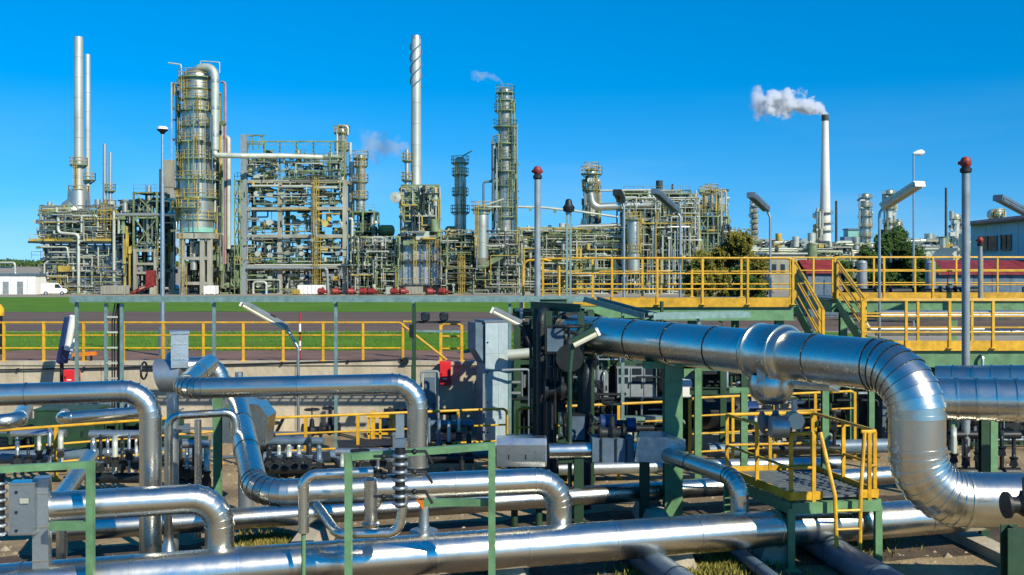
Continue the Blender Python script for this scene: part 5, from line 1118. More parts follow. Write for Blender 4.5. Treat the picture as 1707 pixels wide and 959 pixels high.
clutter(t, 668, 734, 312, 395, d - .6, d + 1, 90, 81, rmax=.16); clutter(t, 735, 790, 395, 490, d, d + 8, 130, 82); clutter(t, 585, 668, 395, 488, d - 2, d + 4, 240, 182, [WHTF, ALUF, GRNF, DARKF, YELF], .05, .12); clutter(t, 672, 735, 385, 408, d - 1, d + 2, 40, 83)
MB().box(P(705, 393, d - .5), (22 * s, 1.5, 14 * s)).build('plenum', WHTF, t)
t, c = stack('tallest chimney in the middle with spiral strakes round its top', 178, 693.5, 66, 312, 17.5, 16, zb=1, m=STACKM, n=26)
s = 178 / F; rr = 8.2 * s
for k in range(3):
    pts = []; 
    for i in range(33): f = i / 32; an = 2 * math.pi * (k / 3 + f * 1.25); pts.append(V((c.x + (rr + .16) * math.cos(an), c.y + (rr + .16) * math.sin(an), P(0, 146, 178).z + f * (P(0, 74, 178).z - P(0, 146, 178).z))))
    MB().tube(pts, .10, 6).build('spiral_strake', GREYB, t)
MB().lathe(c, [(8.2 * s, P(0, 66, 178).z - c.z), (7 * s, P(0, 64, 178).z - c.z + .4), (.1, P(0, 64, 178).z - c.z + .6)], 20).build('cap', ALUF, t)
stack('short dark chimney at the left foot of the spiral chimney', 176, 678.5, 250, 310, 8, 7, zb=1, m=ALUF, plats=((268, 4), (300, 5)))
t = frame_unit('green and yellow stair frame right of the heater box', 173, [745, 770, 785], [395, 430, 455, 472], 5, GRNF, 2.6, 2.4, railm=YELF); 
for px in (768, 771): ladder(t, P(px, 492, 172), P(px, 425, 172), 6 * s)
# --- slim silver column and tall dark banded column
t, c = column_unit('slim silver column right of the spiral chimney', 186, [(767, 400, 268, 19)], [(272, 5), (292, 4), (325, 4), (354, 6)], [(762, 325, 272), (772, 354, 325)], n=22)
pipe_px(t, [(767, 268), (772, 260), (788, 251)], 186, 2, GRNF); pipe_px(t, [(776, 300, -1), (776, 395, -1)], 186, 2.5, WHTF)
t, c = column_unit('tall banded column with many platforms and a steam wisp at the top', 176, [(842, 400, 240, 26), (841, 240, 165, 23), (840, 165, 152, 20)],
    [(155, 5), (168, 4), (185, 6), (212, 8), (240, 6), (265, 5), (286, 7), (310, 5), (346, 8), (362, 6)], [(832, 212, 165), (850, 240, 195), (834, 286, 240), (850, 346, 290), (833, 395, 346)], n=24, rail=GRNF, lm=GRNF, m=mat('brownish_column_cladding', (.46, .46, .40), .4, .7, var=.25, scale=.35, obj_var=.05, rvar=.1))
pipe_px(t, [(857, 440, -1), (857, 170, -1)], 176, 2.5, GRNF); pipe_px(t, [(828, 400, -1.5), (828, 245, -1.5)], 176, 3, ALUF); pipe_px(t, [(806, 350, -1), (806, 303, -1), (821, 303, -1), (821, 240, -1)], 176, 4, GREYB)
clutter(t, 820, 832, 225, 400, 174, 177, 24, 91, [GREYB, ALUF, GRNF], .08, .2); clutter(t, 852, 864, 165, 400, 174, 178, 26, 92, [GRNF, ALUF, DARKF], .07, .16)
t = frame_unit('tan concrete frame with sloping green conveyor under the tall banded column', 174, [792, 815, 836], [458, 462], 6, CONCF, 5, 4)
MB().bar(P(798, 448, 172), P(852, 418, 172), 1.2, .9).build('conveyor', GRNF, t); MB().box(P(842, 432, 176), (34 * s, 5, 18 * s)).build('table_block', CONCF, t)
for px in (832, 856): MB().box((P(px, 0, 176).x, 176, (P(0, 440, 176).z + gz(176)) / 2), (5 * s, .6, P(0, 440, 176).z - gz(176))).build('leg', CONCF, t)
clutter(t, 788, 862, 400, 490, 175, 182, 150, 93); clutter(t, 735, 870, 385, 490, 171, 176, 260, 193, [WHTF, ALUF, GRNF, DARKF, YELF], .05, .12)
t, c = column_unit('fat silver vessel with cone foot and wide top platform', 172, [(803, 430, 350, 23)], [(349, 6), (356, 2)], [(795, 430, 352)], n=24)
MB().lathe(c, [(2 * s, -22 * s), (11.5 * s, 0)], 24).build('cone_foot', ALUF, t); pipe_px(t, [(790, 345, -1), (836, 345, -1)], 172, 3, WHTF); pipe_px(t, [(815, 340, -1), (840, 332, -1)], 172, 3, WHTF)
# --- pipe racks to the right
d = 180; s = d / F
t = frame_unit('long green pipe rack stacked with pipes right of the tall banded column', d, [865, 900, 935, 970, 1005, 1040], [392, 412, 432, 455], 10, GRNF, 2.6, 2.2, name='pipe_rack', cat='pipe rack', slab=False)
rnd = random.Random(5)
for y in (390, 410, 430, 453):
    for k in range(5): dd = d + k * 2; a, b = rnd.uniform(860, 890), rnd.uniform(990, 1050); w_ = rnd.uniform(2, 4.5); pipe_px(t, [(a, y - 2, k * 2), (b, y - 2, k * 2), (b, y + rnd.choice([-12, 14]), k * 2)], d, w_, rnd.choice([WHTF, ALUF, CREAM, GRNF]), n=8)
clutter(t, 862, 1045, 385, 490, d - 1, d + 10, 330, 95); clutter(t, 862, 1045, 380, 490, d - 3, d + 4, 420, 195, [WHTF, ALUF, GRNF, WHTF, YELF], .05, .13)
for px in (873, 962, 968): MB().box((P(px, 0, d - 2).x, d - 2, (P(0, 415, d).z + gz(d)) / 2), (3.5 * s, .5, P(0, 415, d).z - gz(d))).build('yellow_post', YELF, t)
t = thing('overhead_pipe', 'long thin sagging overhead pipe behind the red beacon pole', 'pipe', P(862, 345, d)); pipe_px(t, [(860, 345), (905, 346), (960, 352), (1030, 362)], d, 4, WHTF); 
for px, y in ((884, 346), (925, 349), (1000, 357)): MB().box(P(px, y + 3, d), (.5, .5, .6)).build('hanger', GRNF, t)
t, c = column_unit('stubby column with wide hat platform at the right pipe rack', 184, [(986, 440, 345, 20), (986, 345, 285, 17)], [(290, 9), (317, 7), (283, 3)], [(992, 345, 290)], n=22); clutter(t, 972, 1000, 300, 440, 182, 188, 60, 97)
t = thing('overhead_duct', 'fat silver elbow duct leaving the stubby column to the right', 'duct', P(985, 345, 180)); pipe_px(t, [(984, 322, -1), (988, 346, -1), (1086, 341, -1)], 181, 13, ALUF, R=2.4, n=20); pipe_px(t, [(1000, 318, -1), (1085, 317, -1), (1090, 330, -1)], 181, 3.5, WHTF); pipe_px(t, [(962, 378, -1), (1035, 376, -1)], 181, 7, ALUF, n=14)
t, c = column_unit('upright silver vessel in the right pipe rack', 176, [(1056, 455, 368, 21)], [(366, 4), (420, 3)], [(1065, 430, 366)], n=24)
t = frame_unit('dense lattice process frame with silver ducts right of the silver vessel', 182, [1040, 1065, 1090, 1115, 1150], [322, 345, 372, 398, 425, 455], 12, GRNF, 2.4, 2.2, brace=[(1, 2, 0), (2, 3, 2)])
clutter(t, 1040, 1160, 318, 345, 182, 192, 70, 98); clutter(t, 1036, 1165, 345, 490, 180, 192, 330, 99); clutter(t, 1036, 1165, 330, 490, 178, 184, 380, 199, [WHTF, ALUF, GRNF, WHTF, YELF], .05, .13)
stack('thin dark pipe chimney behind the lattice process frame', 215, 1121, 307, 360, 3.4, 3, zb=1, m=DARKF)
t, c = column_unit('left of three clustered columns behind the brown bush', 200, [(1175, 470, 325, 7)], [(322, 6), (345, 5), (372, 5)], [(1172, 372, 322)], n=18)
t2, c2 = column_unit('middle of three clustered columns behind the brown bush', 204, [(1186, 470, 318, 8)], [(318, 7), (350, 5)], [(1189, 350, 318)], n=18)
t2, c2 = column_unit('right of three clustered columns behind the brown bush', 199, [(1199, 470, 328, 7)], [(326, 5), (352, 6)], [(1200, 352, 326)], n=18)
clutter(t, 1163, 1216, 318, 470, 196, 206, 60, 101)
t = frame_unit('green lattice frame round the three clustered columns', 197, [1164, 1180, 1197, 1214], [360, 388, 420], 9, GRNF, 2, 1.8, brace=[(0, 1, 0), (2, 3, 1)]); clutter(t, 1150, 1225, 385, 480, 197, 206, 90, 102)

# --- far plant at right
def far_column(label, px, yt, yb, w_, d, plats, m=None):
    t, c = column_unit(label, d, [(px, yb, yt, w_)], plats, (), n=14, m=m or ALUF, name='far_tower'); clutter(t, px - w_ * .8, px + w_ * .8, yt + 4, yb, d - 2, d + 2, 22, int(px), [ALUF, GRNF, WHTF], .15, .4); return t
t, c = stack('tall pale power station chimney with white steam plume', 520, 1375.5, 192, 408, 19, 10.5, m=mat('pale_chimney_shell', (.70, .71, .64), .6, 0, var=.1, scale=.12, streak=.3), cap=10, n=24)
clutter(t, 1362, 1372, 350, 406, 515, 522, 40, 111, [ALUF, GRNF, WHTF, YELF], .2, .6); 
for y in (355, 372, 385): circ_plat(t, V((c.x, c.y, 0)), P(0, y, 520).z, 2.2, 4.2, 1)
far_column('slender far column left of the pale chimney', 1257, 333, 410, 9, 420, [(y, 2.5) for y in range(336, 405, 9)], GREYB)
stack('thin dark far chimney right of the pale chimney', 480, 1394, 335, 408, 4, 3.5, m=DARKF); stack('tallest thin dark far chimney behind the right street lamp', 420, 1577, 313, 408, 4.5, 3.6, m=DARKF)
far_column('far column with platforms left of the large tube lamp', 1443, 326, 410, 13, 380, [(330, 5), (345, 5), (360, 5), (378, 5), (394, 6)])
far_column('far column behind the large tube lamp housing', 1483, 320, 410, 13, 380, [(324, 6), (348, 5), (372, 5)]); far_column('short far column beside the dark bush', 1497, 372, 412, 8, 370, [(376, 4), (392, 4)])
far_column('pale far silo column left of the tallest beacon pole', 1593, 360, 412, 12, 300, [(366, 4)], WHTF); far_column('round-capped far vessel above the building roof', 1664, 352, 420, 11, 200, [(360, 5)], WHTF)
t = thing('blue_tank_house', 'small blue-green far tank house right of the pale chimney', 'building', V((P(1418, 0, 420).x, 420, gz(420)))); s = 420 / F
MB().box(P(1421, 400, 420), (22 * s, 6, 34 * s)).build('wall', TEAL, t); MB().box(P(1410, 405, 419), (12 * s, 6, 20 * s)).build('annex', GREYB, t); MB().box(P(1421, 382.5, 420), (24 * s, 7, .6)).build('roof', GREYB, t)
rnd = random.Random(77)
for i, (x0, x1, y, d) in enumerate(((1215, 1330, 406, 330), (1290, 1420, 409, 300), (1400, 1530, 411, 310), (1500, 1625, 404, 320), (1240, 1400, 420, 240), (1480, 1620, 416, 230))):
    s = d / F; n = int((x1 - x0) / 16)
    t = frame_unit(['hazy low pipe rack left of the pale chimney', 'pipe rack crossing the foot of the pale chimney', 'far pipe rack behind the dark bush', 'far pipe rack left of the tallest beacon pole', 'nearer pipe rack behind the middle stairs', 'nearer pipe rack behind the right walkway'][i], d, [x0 + (x1 - x0) * k / n for k in range(n + 1)], [y, y + 9, y + 16], 8, [CONCF, GRNF, CONCF, GRNF, GRNF, CONCF][i], 1.8, 1.6, name='far_pipe_rack', cat='pipe rack', rails=False, slab=False)
    for k in range(5): pipe_px(t, [(x0 + rnd.uniform(-5, 20), y + rnd.choice([-2, 7, 14]), k), (x1 - rnd.uniform(-5, 20), y + rnd.choice([-2, -1]), k)], d, rnd.uniform(1.5, 3), rnd.choice([WHTF, WHTF, CREAM, ALUF]), n=8)
    clutter(t, x0, x1, y - 5, y + 45, d - 3, d + 10, 120, 120 + i, rmin=.12, rmax=.5)
for i, (px, w_, y0, d, m, lab) in enumerate(((1312, 60, 424, 200, CONCF, 'low flat tan plant building behind the middle stairs'), (1560, 70, 416, 210, WHTF, 'low pale plant building left of the blue-grey building'), (1520, 40, 410, 260, GRNF, 'low green-grey plant building behind the dark bush'))):
    s = d / F; t = thing('plant_building', lab, 'building', V((P(px, 0, d).x, d, gz(d)))); z = P(0, y0, d).z; H = z - gz(d)
    MB().box((P(px, 0, d).x, d + 4, gz(d) + H / 2), (w_ * s, 8, H)).build('wall', m, t); MB().box((P(px, 0, d).x, d + 4, z + .15), (w_ * s + .8, 8.8, .3)).build('roof', WHTF, t)
    for k in range(4): MB().box((P(px - w_ * .36 + k * w_ * .24, 0, d).x, d - .03, gz(d) + H * .6), (w_ * s * .12, .06, H * .25)).build('window', GLASS, t)
# ---------------------------------------------------------------- buildings
def panels(t, x0, x1, y, z0, z1, n, m, gap=.03, dy=.12):
    for i in range(n): a = x0 + (x1 - x0) * i / n; b = x0 + (x1 - x0) * (i + 1) / n; MB().box(((a + b) / 2, y - (i % 2) * .012, (z0 + z1) / 2), (b - a - gap, dy, z1 - z0)).build('wall_panel', m, t)
t = thing('workshop_building', 'blue-grey workshop with pale red roof edge at the right edge', 'building', V((33.8, 75, gz(75))))
zt_ = 7.15; zb = gz(75); nA = V((33.8, 75, 0)); nB = V((31.9, 57, 0)); nv = V((1, -.105, 0)).normalized()
MB().prism([nA + nv * .1 + V((0, 0, zb)), nB + nv * .1 + V((0, 0, zb)), nB + nv * 14 + V((0, 0, zb)), nA + nv * 14 + V((0, 0, zb))], (0, 0, zt_ - zb)).build('core', WALLB, t)
for k in range(12):
    a = nA.lerp(nB, (k + .01) / 12); b = nA.lerp(nB, (k + .99) / 12); MB().bar(a + V((0, 0, (zb + zt_) / 2)) - nv * (.03 + .012 * (k % 2)), b + V((0, 0, (zb + zt_) / 2)) - nv * (.03 + .012 * (k % 2)), .08, zt_ - zb).build('wall_panel', WALLB, t)
MB().prism([nA - nv * .5 + V((0, .4, zt_)), nB - nv * .5 + V((0, 0, zt_)), nB - nv * .5 + V((0, 0, zt_ + .22)), nA - nv * .5 + V((0, .4, zt_ + .22))], nv * 15 + V((0, 0, 1.2))).build('roof', ROOFR, t)
MB().tube([nA - nv * .55 + V((0, .3, zt_ + .02)), nB - nv * .55 + V((0, 0, zt_ + .02))], .13, 8).build('gutter', ROOFR, t)
for u0, u1 in ((.10, .30), (.34, .44)):
    a = nA.lerp(nB, u0); b = nA.lerp(nB, u1); z_ = 5.75
    wn = MB().bar(a + V((0, 0, z_)) - nv * .09, b + V((0, 0, z_)) - nv * .09, .05, .95).build('window', GLASS, t)
    for f_ in (0, .5, 1): p = a.lerp(b, f_); sub(wn, t, MB().box(p + V((0, 0, z_)) - nv * .13, (.07, .07, 1.0)), 'mullion', GREYB)
    sub(wn, t, MB().bar(a + V((0, 0, z_ - .52)) - nv * .14, b + V((0, 0, z_ - .52)) - nv * .14, .16, .07), 'sill', GREYB)
p = nA.lerp(nB, .64); MB().cyl(p + V((0, 0, 5.7)), p + V((0, 0, 5.7)) - nv * .25, .16, n=12).build('vent', GREYB, t); p = nA.lerp(nB, .80); MB().box(p + V((0, 0, (zb + zt_) / 2)) - nv * .14, (.14, .14, zt_ - zb)).build('downpipe', GREYB, t)
d = 62; t = thing('red_roofed_hut', 'small hut with dark red roof seen between the two stairs', 'hut', V((P(1372, 0, d).x, d, gz(d))))
c = V((P(1374, 0, d).x, d, gz(d))); H = P(0, 456, d).z - gz(d); MB().box(c + V((0, 1.5, H / 2)), (2.0, 3, H)).build('wall', GREYB, t)
MB().prism([c + V((-1.15, -.2, H)), c + V((1.15, -.2, H)), c + V((1.15, 1.5, H + .75)), c + V((-1.15, 1.5, H + .75))], (0, 0, .08)).build('roof_slope', REDD, t); MB().prism([c + V((-1.15, 3.2, H)), c + V((1.15, 3.2, H)), c + V((1.15, 1.5, H + .75)), c + V((-1.15, 1.5, H + .75))], (0, 0, .08)).build('roof_slope', REDD, t); MB().box(c + V((.4, -.02, H * .45)), (.8, .06, H * .8)).build('door', GREYB, t)
d = 57; t = thing('low_shed', 'long low shed with dark red sheet roof behind the right platform', 'building', V((P(1560, 0, d).x, d, gz(d))))
x0, x1 = P(1553, 0, d).x, P(1553, 0, d).x + 13; z0, z1_ = P(0, 458, d).z, P(0, 437, d + 3).z
for i in range(16): a = x0 + (x1 - x0) * i / 16; b = x0 + (x1 - x0) * (i + 1) / 16; MB().prism([V((a + .01, d - .3, z0)), V((b - .01, d - .3, z0)), V((b - .01, d - .3, z0 + .1)), V((a + .01, d - .3, z0 + .1))], (0, 3.2, z1_ - z0 + (i % 2) * .02)).build('roof_sheet', REDD, t)
panels(t, x0 + .2, x1 - .2, d, gz(d), z0 + .05, 12, GREYB); MB().box(((x0 + x1) / 2, d + 1.6, (gz(d) + z0) / 2), (x1 - x0 - .5, 2.6, z0 - gz(d))).build('core', GREYB, t)  # wall's shadow put into the darker blue-grey
for k in range(5): MB().box((x0 + 2 + k * 3.6, d - .08, gz(d) + (z0 - gz(d)) * .6), (1.1, .04, .7)).build('window', GLASS, t)
d = 172; s = d / F; t = thing('switch_house', 'low white flat-roofed switch house at the far left edge', 'building', V((P(20, 0, d).x, d, gz(d))))
x0, x1 = P(-40, 0, d).x, P(60, 0, d).x; zt_ = P(0, 459, d).z; panels(t, x0, x1, d, gz(d), zt_, 7, WHT, .05); MB().box(((x0 + x1) / 2, d + 2.6, (gz(d) + zt_) / 2), (x1 - x0 - .1, 5, zt_ - gz(d))).build('core', WHT, t)
MB().box(((x0 + x1) / 2, d + 2.5, zt_ + .12), (x1 - x0 + .5, 5.6, .25)).build('roof', GREYB, t)
for px in (10, 34): MB().box((P(px, 0, d).x, d - .08, gz(d) + 1.1), (1.0, .06, 2.1)).build('door', GREY, t)
t = thing('pipe_bridge', 'pale stepped pipe bridge above the white switch house', 'pipe', V((P(28, 0, 176).x, 176, gz(176)))); pipe_px(t, [(-40, 438), (25, 438), (25, 458), (74, 459), (74, 440), (80, 436)], 176, 3.4, WHTF); pipe_px(t, [(-40, 446, 1), (20, 446, 1)], 176, 2.2, WHTF)
for px in (8, 45): MB().box((P(px, 0, 176).x, 176, (gz(176) + P(0, 455, 176).z) / 2), (.3, .3, P(0, 455, 176).z - gz(176))).build('post', GREY, t)
def container(label, px, d, wd, h, m, name='container'):
    t = thing(name, label, 'container', V((P(px, 0, d).x, d, gz(d)))); c = V((P(px, 0, d).x, d, gz(d))); W = wd * d / F; H = h * d / F
    MB().box(c + V((0, 1.2, H / 2 + .1)), (W, 2.4, H)).build('case', m, t); n = max(2, int(W / .6))
    for i in range(n): MB().box(c + V((-W / 2 + W * (i + .5) / n, -.03, H / 2 + .1)), (W / n * .5, .06, H * .9)).build('corrugation', m, t)
    for x in (-W / 2, W / 2): MB().box(c + V((x, 0, H / 2 + .08)), (.16, .16, H + .1)).build('corner_post', m, t)
    MB().box(c + V((0, 1.2, .06)), (W * .98, 2.3, .12)).build('skid', DARKF, t)
container('tan box container near the red stair at left', 188, 166, 38, 14, CONCF); container('small white box container under the largest column', 349, 166, 17, 14, WHT); container('long white container in front of the concrete process frame', 518, 166, 42, 15, WHT)
container('low yellow box beside the long white container', 493, 165, 11, 8, YELF); container('grey-white box between the red pumps', 648, 165, 7, 12, WHTF); container('low cream box right of the red pumps', 690, 167, 26, 12, CONCF)
# red pumps
src = None; d = 163
ORD = 'first second third fourth fifth sixth seventh eighth ninth'.split()
for kk, px in enumerate((536, 559, 584, 606, 620, 657, 672, 716, 738)):
    rl = ORD[kk] + ' of nine small red pumps counting right from the long white container'
    c = V((P(px, 0, d).x, d, gz(d)))
    if src is None:
        src = thing('red_pump', rl, 'pump', c, 'red pumps along the plant road')
        MB().tube([c + V((-.75, 0, .75)), c + V((-.6, 0, .75)), c + V((.45, 0, .75)), c + V((.65, 0, .75))], .62, 16, True, [.3, .62, .62, .32]).build('casing', REDD, src)
        MB().box(c + V((0, 0, .08)), (1.7, .9, .16)).build('skid', DARKF, src); MB().cyl(c + V((.2, 0, 1.3)), c + V((.2, 0, 1.6)), .2, n=12).build('outlet', REDD, src); MB().cyl(c + V((.6, 0, .7)), c + V((1.1, 0, .7)), .3, n=12).build('motor', REDD, src)
        for k in (-.45, .35): MB().box(c + V((k, 0, .2)), (.15, .8, .25)).build('foot', DARKF, src)
    if kk == 0: src.scale = (.85, .85, .8)
    else: copy_tree(src, c, rl, 'red pumps along the plant road', rz=random.uniform(-.5, .5))
# white van
d = 162; c = V((P(90, 0, d).x, d, gz(d))); t = thing('delivery_van', 'white van parked at the foot of the furnace house', 'van', c)
prof = [(-1.9, .35), (1.75, .35), (1.9, .6), (1.85, .95), (1.25, 1.1), (.7, 1.85), (.4, 1.95), (-1.75, 1.95), (-1.9, 1.8)]
MB().prism([c + V((x, -.85, z)) for x, z in prof], (0, 1.7, 0)).build('body', WHT, t)
MB().prism([c + V((x, -.87, z)) for x, z in ((.1, 1.15), (1.05, 1.15), (.66, 1.75), (.1, 1.75))], (0, .03, 0)).build('side_window', GLASS, t); MB().prism([c + V((1.27, -.75, 1.13)), c + V((1.27, .75, 1.13)), c + V((.76, .75, 1.82)), c + V((.76, -.75, 1.82))], (.02, 0, .02)).build('windscreen', GLASS, t)
for x in (-1.2, 1.15):
    for y in (-.85, .7): wl = MB().cyl(c + V((x, y - .02, .32)), c + V((x, y + .18, .32)), .32, n=16).build('wheel', BLACK, t); sub(wl, t, MB().cyl(c + V((x, y - .03, .32)), c + V((x, y + .16, .32)), .18, n=12), 'rim', ALUD)
for y in (-.6, .6): MB().box(c + V((1.9, y, .75)), (.06, .3, .16)).build('headlight', GLASS, t)
t.rotation_euler.z = RAD(25)
# yellow capped post at the very left edge
c = WP(-6, 29); t = thing('yellow_marker', 'yellow round-capped marker drum at the left edge behind the railing', 'marker', c); MB().lathe(c, [(.16, 0), (.16, 1.1), (.2, 1.12)], 14).build('drum', DARK, t); MB().lathe(c, [(.21, 1.1), (.2, 1.3), (.12, 1.42), (.01, 1.46)], 14).build('cap', YEL, t)

# ---------------------------------------------------------------- dark housings added as stand-ins for shade in the bays; dark pit skids
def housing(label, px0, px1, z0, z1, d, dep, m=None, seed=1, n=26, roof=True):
    m = m or DARK; rnd = random.Random(seed); a = r3(px0, d, z0); b = r3(px1, d, z0); t = thing('dark_fill_housing', label, 'machine', V(((a.x + b.x) / 2, d, 0))); W = b.x - a.x
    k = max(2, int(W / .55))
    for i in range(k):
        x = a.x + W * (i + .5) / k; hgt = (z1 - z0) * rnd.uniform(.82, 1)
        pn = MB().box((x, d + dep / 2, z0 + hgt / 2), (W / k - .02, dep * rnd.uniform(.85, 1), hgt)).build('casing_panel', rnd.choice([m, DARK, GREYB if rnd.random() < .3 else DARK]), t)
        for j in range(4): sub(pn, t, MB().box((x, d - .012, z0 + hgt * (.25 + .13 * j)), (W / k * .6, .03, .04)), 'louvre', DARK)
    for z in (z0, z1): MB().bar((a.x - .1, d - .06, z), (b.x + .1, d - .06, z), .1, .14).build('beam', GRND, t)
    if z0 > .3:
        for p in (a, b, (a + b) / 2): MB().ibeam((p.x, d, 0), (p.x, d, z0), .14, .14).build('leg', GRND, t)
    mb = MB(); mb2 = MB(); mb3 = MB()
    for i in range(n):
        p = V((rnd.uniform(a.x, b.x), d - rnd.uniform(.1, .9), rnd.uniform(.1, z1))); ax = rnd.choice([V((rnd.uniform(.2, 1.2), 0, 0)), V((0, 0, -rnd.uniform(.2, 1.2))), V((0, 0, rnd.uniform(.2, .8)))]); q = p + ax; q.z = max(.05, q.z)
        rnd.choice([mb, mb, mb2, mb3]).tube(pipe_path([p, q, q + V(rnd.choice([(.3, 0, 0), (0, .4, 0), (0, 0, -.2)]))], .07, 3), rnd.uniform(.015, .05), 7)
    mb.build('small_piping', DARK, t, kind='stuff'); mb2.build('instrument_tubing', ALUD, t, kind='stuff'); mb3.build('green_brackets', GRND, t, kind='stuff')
    return t
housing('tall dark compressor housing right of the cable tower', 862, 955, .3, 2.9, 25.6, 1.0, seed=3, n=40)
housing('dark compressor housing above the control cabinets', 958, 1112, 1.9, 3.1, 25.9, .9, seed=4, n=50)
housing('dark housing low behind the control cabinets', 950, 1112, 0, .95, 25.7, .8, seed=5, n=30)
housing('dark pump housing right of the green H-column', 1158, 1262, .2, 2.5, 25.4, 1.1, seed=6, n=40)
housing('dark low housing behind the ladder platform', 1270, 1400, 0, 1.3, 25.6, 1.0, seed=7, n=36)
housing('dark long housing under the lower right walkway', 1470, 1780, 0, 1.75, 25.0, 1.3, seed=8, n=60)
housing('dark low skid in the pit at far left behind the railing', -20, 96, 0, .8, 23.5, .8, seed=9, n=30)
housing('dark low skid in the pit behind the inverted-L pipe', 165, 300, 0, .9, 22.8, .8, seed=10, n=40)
t = thing('pipe_gantry', 'dark green gantry round the inner end of the biggest pipe', 'gantry', r3(930, 20.6, 0))
for px, d in ((893, 20.4), (908, 21.8), (968, 18.9), (935, 21.9), (985, 19.6), (915, 19.2)): MB().ibeam(r3(px, d, 0), r3(px, d, 3.55), .12, .12).build('post', GRND, t)
for z in (2.45, 3.6): MB().ibeam(r3(885, 20.5, z), r3(968, 19.3, z), .1, .16).build('beam', GRND, t); MB().ibeam(r3(900, 21.8, z), r3(945, 21.9, z), .1, .16).build('beam', GRND, t)
MB().cyl(n0 - tN * .10, n0 - tN * .01, .42, n=30).build('end_flange', DARK, t); MB().box(n0 - tN * .5 + V((0, 0, 0)), (.5, .55, .6), rz=.5).build('gear_box', DARK, t)
rnd = random.Random(15); mb = MB(); mb2 = MB()
for i in range(46):
    p = r3(rnd.uniform(880, 965), rnd.uniform(19.6, 21.8), rnd.uniform(1.2, 3.7)); q = p + V(rnd.choice([(rnd.uniform(.2, .7), 0, 0), (0, 0, -rnd.uniform(.3, 1.2))])); (mb2 if i % 5 == 0 else mb).tube(pipe_path([p, q, q + V((.12, -.1, -.1))], .05, 3), rnd.uniform(.012, .035), 6)
mb.build('small_piping', DARK, t, kind='stuff'); mb2.build('instrument_tubing', ALUD, t, kind='stuff')
for px, z in ((915, 2.9), (942, 2.2), (930, 1.7)): MB().box(r3(px, 20.2, z), (.3, .25, .35)).build('junction_box', DARK, t)
valve('dark upright valve hiding the inner end of the biggest pipe', r3(948, 18.7, 2.75), .24, .55, axis='y')
valve('dark valve hanging below the inner end of the biggest pipe', r3(935, 18.9, 2.1), .2, .45)
for lab, px, d, z0, z1_ in (('thick dark riser left of the inner pipe end', 918, 19.0, 0, 3.2), ('thick dark riser right of the inner pipe end', 978, 18.5, 0, 2.6), ('slim dark riser before the gantry', 902, 19.6, 0, 3.5)): small_pipe(lab, [r3(px, d, z0), r3(px, d, z1_), r3(px + 14, d + .6, z1_)], .085, m=DARK, name='riser_pipe')
for lab, px, d, z in (('dark junction box high on the gantry by the tube lamp', 925, 18.8, 3.05), ('dark junction box low on the gantry', 960, 18.4, 1.5)):
    c = r3(px, d, z); t = thing('junction_box', lab, 'box', c - V((0, 0, .25))); MB().box(c, (.36, .22, .5)).build('case', DARK, t); MB().box(c + V((0, -.12, 0)), (.3, .02, .42)).build('door', GREYB, t); MB().cyl(c + V((0, 0, -.25)), V((c.x, c.y, 0)), .03, n=8).build('conduit', DARK, t)
# low pipes, plates added as shadow casters and fittings on the sand behind the railing
rnd = random.Random(44)
LW_ = [('thin dark pipe kinked across the sand behind the middle railing', 450, 560, 22.6, .05), ('silver-grey pipe slanting over the sand left of the level gauge', 540, 650, 21.0, .07), ('dark pipe slanting over the sand right of the level gauge', 720, 800, 20.6, .07), ('dark drain pipe crossing the sand near the eight-sided box', 860, 960, 19.6, .09), ('dark drain pipe crossing the sand behind the ladder platform', 1250, 1350, 20.2, .09)]
for lab, a, b, d, r_ in LW_: small_pipe(lab, [r3(a, d, .08), r3((a + b) / 2, d + .3, .25), r3(b, d - .9, .25), r3(b + 8, d - 1.2, .08)], r_, m=DARK)
for lab, px, d in (('dark steel cover plate on trestles left of the level gauge', 500, 21.2), ('dark steel cover plate on trestles behind the green frame', 610, 22.8), ('dark steel cover plate on trestles below the red fire box', 745, 23.6), ('dark steel cover plate on trestles left of the dark valve box', 945, 21.0)):
    c = r3(px, d, 0); t = thing('shade_plate', lab, 'plate', c); MB().box(c + V((0, 0, .42)), (1.25, .9, .03), rz=.2).build('plate', DARK, t)  # plate added to give the sand dark shadow shapes
    for i in (-.45, .45): MB().box(c + V((i, 0, .2)), (.08, .7, .4), rz=.2).build('leg', GRND, t)

